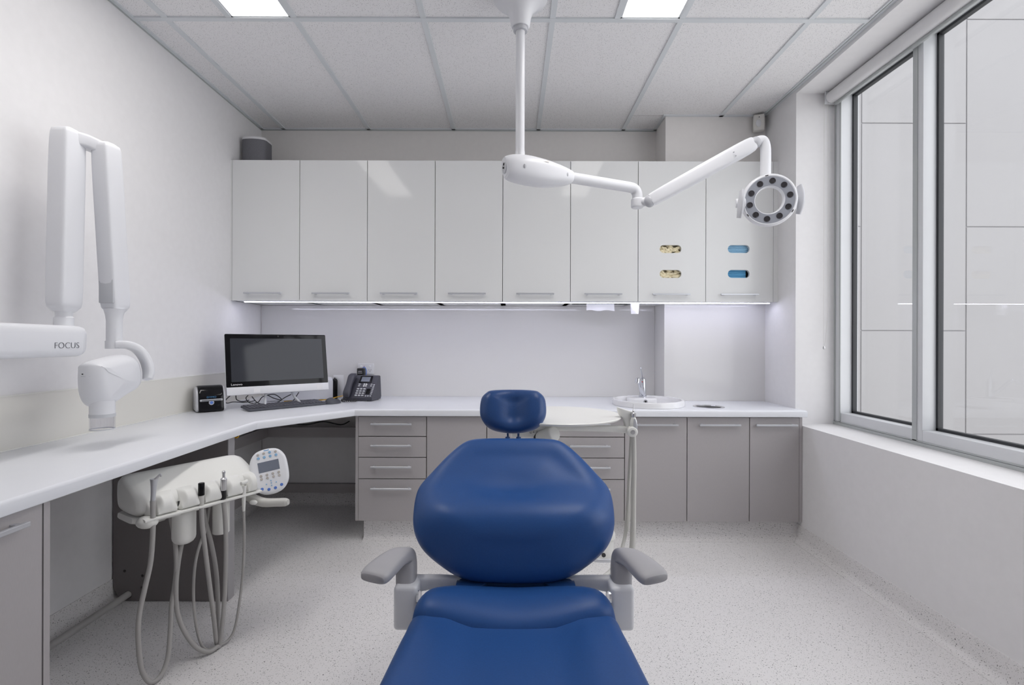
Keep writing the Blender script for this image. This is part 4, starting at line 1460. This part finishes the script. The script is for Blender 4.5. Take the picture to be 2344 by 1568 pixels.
# handle
h0, h1 = P(578, 1143, 2.0), P(655, 1149, 2.02)
hd = part(unit, 'grab_handle', MB().sweep([P(560, 1128, 1.98), P(582, 1143, 1.98), P(605, 1150, 1.98), P(630, 1150, 1.99), P(652, 1149.5, 2.0), P(660, 1149, 2.0)], [(.034, .034), (.036, .036), (.034, .034), (.032, .032), (.032, .032), (.020, .022)], (0, 1, 0), 20, 5, 2.4), 'hose_light')
part(unit, 'release_button', MB().ell(P(580, 1150, 1.955), (.016, .008, .010), 16), 'device_shell', parent=hd)
# bracket and touch pad
kc = P(617, 1078, 2.03)
kz = Vector((.38, -.86, .34)).normalized()
kx = Vector((0, 0, 1)).cross(kz).normalized()
kyv = kz.cross(kx)
rot = math.radians(9)
kx2 = kx * math.cos(rot) + kyv * math.sin(rot)
ky2 = kz.cross(kx2)
Mkp = basis(kc, kx2, ky2, kz)
pad_o = catmull_closed([(0, -.094), (.040, -.084), (.066, -.05), (.071, 0), (.066, .05), (.042, .083), (0, .092), (-.042, .083), (-.066, .05), (-.071, 0), (-.066, -.05), (-.040, -.084)], 5)
part(unit, 'pad_bracket', MB().tube([D(DL - .03, -.06, .62), P(585, 1085, 2.06), P(600, 1080, 2.07)], .010, 12).cyl(P(560, 1075, 2.06), P(585, 1088, 2.07), .004), 'device_grey')
pad = part(unit, 'touch_pad', MB().inflate(pad_o, .014, .010, .012, Mkp, nint=4, K=5), 'device_white', angle=50)
part(unit, 'pad_screen', MB().box(-.039, .039, -.002, .040, .0095, .0108, .0006, 1, M=Mkp), 'lcd', parent=pad)


def dots(lst, r, z0=.0095, z1=.0125):
    mb = MB()
    for a, b in lst:
        mb.cyl(Mkp @ Vector((a, b, z0)), Mkp @ Vector((a, b, z1)), r, r * .85, n=12)
    return mb


xs4 = (-.033, -.011, .011, .033)
part(unit, 'grey_buttons', dots([(xs4[0], .072), (xs4[1], .074), (xs4[3], .072)] + [(x, -.014) for x in xs4] + [(x, -.027) for x in xs4], .0052), 'button_grey', parent=pad, kind='stuff')
part(unit, 'sky_buttons', dots([(xs4[2], .074)] + [(x, .058) for x in xs4], .0056), 'button_sky', parent=pad, kind='stuff')
part(unit, 'blue_buttons', dots([(-.036, -.066), (-.012, -.073), (.012, -.073), (.036, -.066)], .0062), 'button_blue', parent=pad, kind='stuff')
part(unit, 'arrow_buttons', dots([(0, -.040), (-.018, -.051), (.018, -.051), (0, -.060), (0, -.050)], .0026), 'button_sky', parent=pad, kind='stuff')
part(unit, 'brand_mark', MB().box(-.010, .010, .0835, .0862, .0085, .0098, M=Mkp), 'print_blue', parent=pad)


def hose_pts(lst, lo=.012):
    out = []
    for px, py, off in lst:
        q = on_front(px, py, off)
        q.z = max(q.z, lo)
        out.append(q)
    return out


def instr(name, lab, px, off=.034):
    q = on_front(px, 1150, off)
    return thing(name, (q.x, q.y, q.z), lab, 'handpiece', 'instruments in the delivery unit'), q


# 1 handpiece with bent nozzle
t, q = instr('syringe_handpiece', 'silver syringe handpiece with bent nozzle, leftmost in the delivery unit', 352)
pa, pb = on_front(350, 1146, .034), on_front(353, 1096, .034)
part(t, 'body', MB().tube([pa, pa.lerp(pb, .4), pa.lerp(pb, .75), pb], lambda s: .0072 + .0055 * s ** 2, 16, 4), 'aluminium')
part(t, 'nozzle', MB().tube([on_front(354, 1099, .040), on_front(362, 1091, .044), on_front(367, 1086, .046), on_front(369, 1091, .048)], lambda s: .005 - .0025 * s, 10, 4), 'steel')
part(t, 'sleeve', MB().cyl(on_front(350, 1146, .034), on_front(350, 1172, .034), .0085, .0078), 'hose_grey')
part(t, 'hose', MB().tube(hose_pts([(350, 1170, .034), (350, 1215, .034), (345, 1285, .02), (332, 1345, .02), (320, 1400, .02), (316, 1445, .02), (319, 1500, .02), (327, 1540, .03), (345, 1562, .04), (368, 1548, .03), (384, 1505, .01), (390, 1440, -.01), (393, 1385, -.02), (400, 1340, -.03), (404, 1295, -.03), (401, 1240, -.04), (392, 1190, -.045), (388, 1165, -.05)]), .0078, 12), 'hose_grey')
# 2 black capped handpiece
t, q = instr('capped_handpiece', 'handpiece with short black cap, third place of the delivery unit', 461)
part(t, 'cap', MB().rcyl(on_front(461, 1134, .034), on_front(461, 1105, .034), .0105, .003), 'black_gloss')
part(t, 'sleeve', MB().cyl(on_front(461, 1134, .034), on_front(461, 1156, .034), .0095, .008), 'hose_light')
part(t, 'hose', MB().tube(hose_pts([(461, 1154, .034), (463, 1200, .034), (470, 1260, .034), (480, 1340, .02), (489, 1410, .016), (495, 1465, .012), (497, 1505, .005), (499, 1470, -.005), (499, 1390, -.015), (495, 1310, -.025), (484, 1245, -.035), (471, 1195, -.045), (466, 1165, -.05)]), .0078, 12), 'hose_grey')
# 3 motor coupling
t, q = instr('motor_handpiece', 'steel motor coupling with black collar, fourth place of the delivery unit', 512)
a, b = on_front(512, 1122, .034), on_front(512, 1077, .034)
part(t, 'motor', MB().lathe([(.0105, 0), (.0105, .006), (.0115, .008), (.0115, .042), (.0085, .046), (.005, .048), (.005, .062), (.0065, .064), (.0065, .070), (.003, .074)], a, b - a, 20), 'steel')
part(t, 'collar', MB().cyl(on_front(511, 1142, .034), a, .0092), 'black')
part(t, 'hose', MB().tube(hose_pts([(511, 1142, .034), (516, 1200, .034), (517, 1270, .02), (515, 1350, .02), (510, 1420, .02), (503, 1475, .02), (496, 1497, .025), (478, 1500, .03), (450, 1482, .02), (422, 1445, 0), (406, 1400, -.015), (403, 1345, -.02), (408, 1290, -.03), (418, 1235, -.04), (428, 1190, -.045), (432, 1165, -.05)]), .0078, 12), 'hose_grey')
# 4 white curing syringe
t, q = instr('slim_handpiece', 'slim white handpiece at the right end of the delivery unit', 560)
part(t, 'body', MB().tube([on_front(558, 1158, .034), on_front(558, 1130, .034), on_front(559, 1112, .034)], lambda s: .0065 + .002 * s, 14, 4).rcyl(on_front(552, 1107, .040), on_front(566, 1101, .034), .007, .002), 'device_shell')
part(t, 'sleeve', MB().cyl(on_front(558, 1156, .034), on_front(558, 1170, .034), .0065, .005), 'device_shell')
part(t, 'hose', MB().tube(hose_pts([(558, 1166, .034), (559, 1230, .034), (556, 1310, .02), (548, 1380, .02), (537, 1440, .02), (521, 1490, .02), (505, 1515, .02), (490, 1520, .02), (472, 1505, .01), (457, 1465, 0), (446, 1410, -.01), (443, 1350, -.02), (447, 1290, -.03), (458, 1245, -.035), (470, 1215, -.04), (480, 1160, -.05)]), .005, 12), 'hose_grey')

# ------------------------------------------------------------------ wall mounted x-ray unit
xr = thing('xray_unit', (XL + .1, .75, 1.158), 'white wall-mounted dental x-ray arm with tube head over the left worktop', 'x-ray unit')
part(xr, 'wall_plate', MB().box(XL + .0005, XL + .06, .55, .90, 1.0, 1.32, .015, 3), 'device_white')
zb0, zb1 = 1.102, 1.214
bar = part(xr, 'extension_arm', MB().sweep([(-1.60, .62, 1.158), (-1.60, 1.2, 1.158), (-1.60, 1.72, 1.157), (-1.60, 1.785, 1.156), (-1.60, 1.808, 1.155)], [(.11, .116), (.11, .115), (.11, .112), (.105, .106), (.09, .088)], (1, 0, 0), 32, 4, 5), 'device_white', angle=50)
part(xr, 'arm_pivot', MB().cyl((XL + .05, .70, 1.158), (-1.60, .70, 1.158), .05), 'device_white')
Mfx = basis((-1.5442, 1.668, 1.132), (0, 1, 0), (0, 0, 1), (1, 0, 0))
part(xr, 'lettering', text_mb('FOCUS', .0305, Mfx, stretch=1.02, thin=.0007), 'print_grey', parent=bar)
# folded scissor arms
p0, p1 = Vector((-1.60, 1.766, 1.262)), Vector((-1.605, 1.786, 1.925))
part(xr, 'lower_neck', MB().lathe([(.0285, 0), (.0285, .035), (.024, .04), (.026, .07)], (-1.60, 1.766, 1.206), (0, 0, 1), 28), 'device_white')
sc = [(.045, .05), (.060, .072), (.070, .088), (.072, .091), (.072, .091), (.072, .091), (.068, .085), (.054, .064), (.04, .04)]
ts = [0, .018, .05, .2, .5, .8, .965, .99, 1.0]
part(xr, 'lower_arm', MB().sweep([p0.lerp(p1, s) for s in ts], sc, (1, 0, 0), 32, 3, 6), 'device_white', angle=50)
q0, q1 = Vector((-1.525, 1.905, 1.268)), Vector((-1.530, 1.862, 1.905))
part(xr, 'upper_arm', MB().sweep([q0.lerp(q1, s) for s in ts], [(a * .92, b * .92) for a, b in sc], (1, 0, 0), 32, 3, 6), 'device_white', angle=50)
part(xr, 'elbow', MB().sweep([(-1.600, 1.80, 1.893), (-1.575, 1.83, 1.893), (-1.545, 1.855, 1.88)], [(.055, .06), (.05, .06), (.05, .06)], (0, 0, 1), 24, 4, 5), 'device_white')
part(xr, 'arm_insert', MB().box(-1.553, -1.498, 1.856, 1.90, 1.30, 1.43, .004, 2), 'device_grey')
n0 = P(262, 690, 1.885)
part(xr, 'upper_neck', MB().lathe([(.0255, 0), (.0255, .105), (.028, .125), (.034, .15)], (n0.x, 1.885, P(262, 797, 1.885).z), (0, 0, 1), 28), 'device_white')
part(xr, 'neck_collar', MB().lathe([(.0285, 0), (.0285, .03)], (n0.x, 1.885, P(262, 797, 1.885).z - .002), (0, 0, 1), 28), 'device_white')
part(xr, 'yoke', MB().sweep([P(268, 789, 1.885), P(292, 790, 1.90), P(315, 800, 1.92), P(332, 822, 1.935), P(340, 848, 1.94), P(338, 868, 1.93)], [(.052, .030), (.054, .030), (.058, .030), (.060, .028), (.058, .028), (.045, .024)], (.85, -.5, 0), 20, 6, 4), 'device_white')
ho = catmull_closed([(1.722, 1.06), (1.735, 1.083), (1.80, 1.098), (1.87, 1.106), (1.915, 1.09), (1.935, 1.05), (1.937, 1.0), (1.915, .968), (1.87, .952), (1.825, .932), (1.78, .921), (1.75, .924), (1.730, .955), (1.721, 1.0)][::-1], 4)
Mx = basis((-1.480, 0, 0), (0, 1, 0), (0, 0, 1), (1, 0, 0))
part(xr, 'tube_head', MB().inflate(ho, .038, .050, .054, Mx, nint=6, K=10, dome=.006), 'device_white', angle=50)
part(xr, 'head_seam', MB().tube([(-1.500, 1.7222, 1.034), (-1.485, 1.7212, 1.034), (-1.468, 1.7222, 1.034)], .0011, 6, 2), 'device_grey')
part(xr, 'indicator', MB().cyl((-1.494, 1.724, 1.042), (-1.494, 1.7195, 1.042), .0022, n=10), 'rubber')
kx_, ky_ = P(237, 950, 1.78).x, 1.775
part(xr, 'cone_base', MB().cyl((kx_, ky_, .895), (kx_, ky_, .945), .0375), 'device_white')
part(xr, 'cone_ring', MB().ring([(.034, 0), (.0385, 0), (.0385, .012), (.034, .012)], (kx_, ky_, .885), (0, 0, 1), 36), 'device_grey')
part(xr, 'cone_rim', MB().ring([(.0335, 0), (.0372, 0), (.0372, .003), (.0335, .003)], (kx_, ky_, .840), (0, 0, 1), 40), 'device_grey')
part(xr, 'clear_cone', MB().ring([(.033, 0), (.0365, 0), (.037, .048), (.0335, .048)], (kx_, ky_, .842), (0, 0, 1), 40), 'clear_plastic')

# ------------------------------------------------------------------ ceiling dental lamp
lx, ly = .036, 2.14
lamp = thing('operating_lamp', (lx, ly, ZC), 'white ceiling-hung operating lamp with jointed arm and ring head', 'operating lamp')
zc0 = P(1190, 62, ly).z
dz = ZC - zc0
part(lamp, 'ceiling_canopy', MB().lathe([(.118, 0), (.118, .012), (.112, .02), (.085, .034), (.058, .062), (.046, .095), (.041, dz - .008), (.036, dz)], (lx, ly, ZC - .003), (0, 0, -1), 48), 'device_white')
part(lamp, 'collar', MB().ring([(.020, 0), (.030, 0), (.031, .01), (.029, .02), (.020, .02)], (lx, ly, zc0 - .02), (0, 0, 1), 36), 'joint_grey')
zp = P(1190, 352, ly).z
part(lamp, 'pole', MB().cyl((lx, ly, zp - .01), (lx, ly, zc0 + .02), .0195, n=32), 'device_white')
A = Vector((-.010, 2.117, 1.906))
E = Vector((.590, 2.352, 1.893))
dA = (E - A)


def ax(s, dz=0):
    return A + dA * s + Vector((0, 0, dz))


part(lamp, 'hub', MB().sweep([ax(-.035, -.001), ax(-.02), ax(.02), ax(.10), ax(.20, -.002), ax(.30, -.003), ax(.40, -.002), ax(.455), ax(.47)], [(.062, .076), (.080, .094), (.10, .110), (.115, .120), (.115, .119), (.105, .106), (.085, .080), (.062, .058), (.045, .045)], (-dA.y, dA.x, 0), 36, 5, 2.6), 'device_white', angle=50)
part(lamp, 'hub_neck', MB().lathe([(.0205, 0), (.022, -.03), (.032, -.06)], (lx, ly, zp + .01), (0, 0, 1), 28), 'device_white')
cap_n = -dA.normalized()
cc = ax(-.031, -.001)
part(lamp, 'socket_plate', MB().lathe([(.026, 0), (.026, .004), (.022, .005)], cc, cap_n, 28), 'device_grey')
sk = MB()
uu, vv, ww = frame_from(cap_n)
sk.cyl(cc + cap_n * .004 + Vector((0, 0, .012)), cc + cap_n * .007 + Vector((0, 0, .012)), .006, n=14)
sk.cyl(cc + cap_n * .004 + Vector((0, 0, -.004)), cc + cap_n * .010 + Vector((0, 0, -.004)), .004, n=14)
part(lamp, 'sockets', sk, 'black')
for s in (.075, .40):
    sd = Vector((dA.y, -dA.x, 0)).normalized()
    w = .0565 if s < .2 else .040
    part(lamp, 'hub_screw', MB().ell(ax(s, -.004) + sd * w, (.006, .004, .010), 14), 'joint_grey')
part(lamp, 'rating_label', MB().box(-.03, .03, -.001, .001, -.007, .007, M=basis(ax(.21, .036) + Vector((dA.y, -dA.x, 0)).normalized() * .0475, dA.normalized(), Vector((-dA.y, dA.x, 0)).normalized() * .75 + Vector((0, 0, .66)), Vector((-dA.y, dA.x, 0)).normalized() * .66 + Vector((0, 0, .75)))), 'sensor')
part(lamp, 'extension_tube', MB().tube([ax(.42), ax(.95)], .0245, 20, 0).tube([ax(.94), ax(.985, -.004), ax(1.012, -.022), ax(1.018, -.05)], .0245, 20, 5), 'device_white')
el = ax(1.018, -.06)
part(lamp, 'elbow_joint', MB().rcyl((el.x, el.y, P(1457, 476, 2.352).z), (el.x, el.y, el.z + .012), .030, .008).cyl((el.x, el.y, P(1457, 463, 2.352).z), P(1487, 461, 2.33), .021), 'device_white')
J0 = P(1487, 460, 2.32)
J1 = P(1730, 326, 2.22)
part(lamp, 'joint_disc', MB().ell(J0, (.026, .024, .030), 24), 'joint_grey')
part(lamp, 'spring_arm', MB().sweep([J0.lerp(J1, s) for s in (.02, .05, .5, .93, .985)], [(.032, .042), (.046, .060), (.050, .068), (.050, .066), (.032, .042)], (J1 - J0).cross(Vector((0, 0, 1))), 26, 4, 4), 'device_white')
part(lamp, 'arm_screws', MB().cyl(P(1681, 347, 2.20) - Vector((0, -.01, 0)), P(1681, 347, 2.205), .003, n=10).cyl(P(1686, 355, 2.20) - Vector((0, -.01, 0)), P(1686, 355, 2.205), .003, n=10), 'joint_grey')
part(lamp, 'joint_disc', MB().ell(J1, (.027, .024, .025), 24), 'joint_grey')
part(lamp, 'drop_tube', MB().tube([J1 + Vector((.005, .0, .005)), P(1746, 322, 2.22), P(1752, 338, 2.22), P(1752.5, 370, 2.22), P(1752, 418, 2.22)], lambda s: .021 + .002 * s, 20, 6), 'device_white')
RC = P(1760, 459, 2.18)
RN = Vector((-.27, -.955, -.12)).normalized()
ru, rv, rw = frame_from(RN)
RCb = RC - RN * .0
ring_prof = [(.056, -.012), (.058, .010), (.062, .0155), (.100, .0155), (.1045, .018), (.110, .015), (.114, .004), (.112, -.012), (.104, -.020), (.064, -.020)]
hd = part(lamp, 'lamp_ring', MB().ring(ring_prof, RC, RN, 64), 'device_white')
part(lamp, 'face_plate', MB().ring([(.0615, .0150), (.0615, .0172), (.1005, .0172), (.1005, .0150)], RC, RN, 64), 'lamp_face', parent=hd)
for k in range(10):
    a = 2 * math.pi * (k + .33) / 10
    q = RC + (ru * math.cos(a) + rv * math.sin(a)) * .0815
    part(lamp, 'lens', MB().lathe([(.0128, .0165), (.0128, .019), (.0105, .0195), (.009, .0178), (.004, .0185)], q, RN, 20), 'lens_dark', parent=hd)
clip = MB()
for a in (math.radians(98), math.radians(215), math.radians(-30)):
    q = RC + (ru * math.cos(a) + rv * math.sin(a)) * .1055 + RN * .016
    clip.box(-.006, .006, -.002, .002, -.002, .003, M=basis(q, -ru * math.sin(a) + rv * math.cos(a), ru * math.cos(a) + rv * math.sin(a), RN))
part(lamp, 'face_clip', clip, 'rubber', parent=hd)
yk = RC - RN * .045
part(lamp, 'yoke', MB().tube([P(1752, 412, 2.22), RC + Vector((0, .045, .095)), RC + Vector((-.05, .05, .085)), P(1694, 462, 2.20)], .012, 14, 6).tube([RC + Vector((0, .045, .095)), RC + Vector((.06, .045, .08)), P(1826, 455, 2.20)], .012, 14, 6), 'device_white')
part(lamp, 'pivot_boss', MB().rcyl(P(1684, 466, 2.19), P(1706, 464, 2.18), .020, .004), 'device_white')
part(lamp, 'pivot_boss', MB().rcyl(P(1812, 455, 2.19), P(1832, 454, 2.20), .014, .004), 'device_white')
part(lamp, 'grip_handle', MB().sweep([P(1698, 436, 2.15), P(1697, 455, 2.14), P(1695, 478, 2.14), P(1692, 499, 2.15)], [(.012, .026), (.015, .032), (.015, .032), (.012, .026)], (1, .2, 0), 20, 5, 4), 'joint_grey')
part(lamp, 'grip_handle', MB().sweep([P(1830, 425, 2.19), P(1834, 445, 2.18), P(1833, 468, 2.18), P(1827, 490, 2.19)], [(.012, .026), (.016, .032), (.016, .032), (.012, .026)], (1, .2, 0), 20, 5, 4), 'joint_grey')
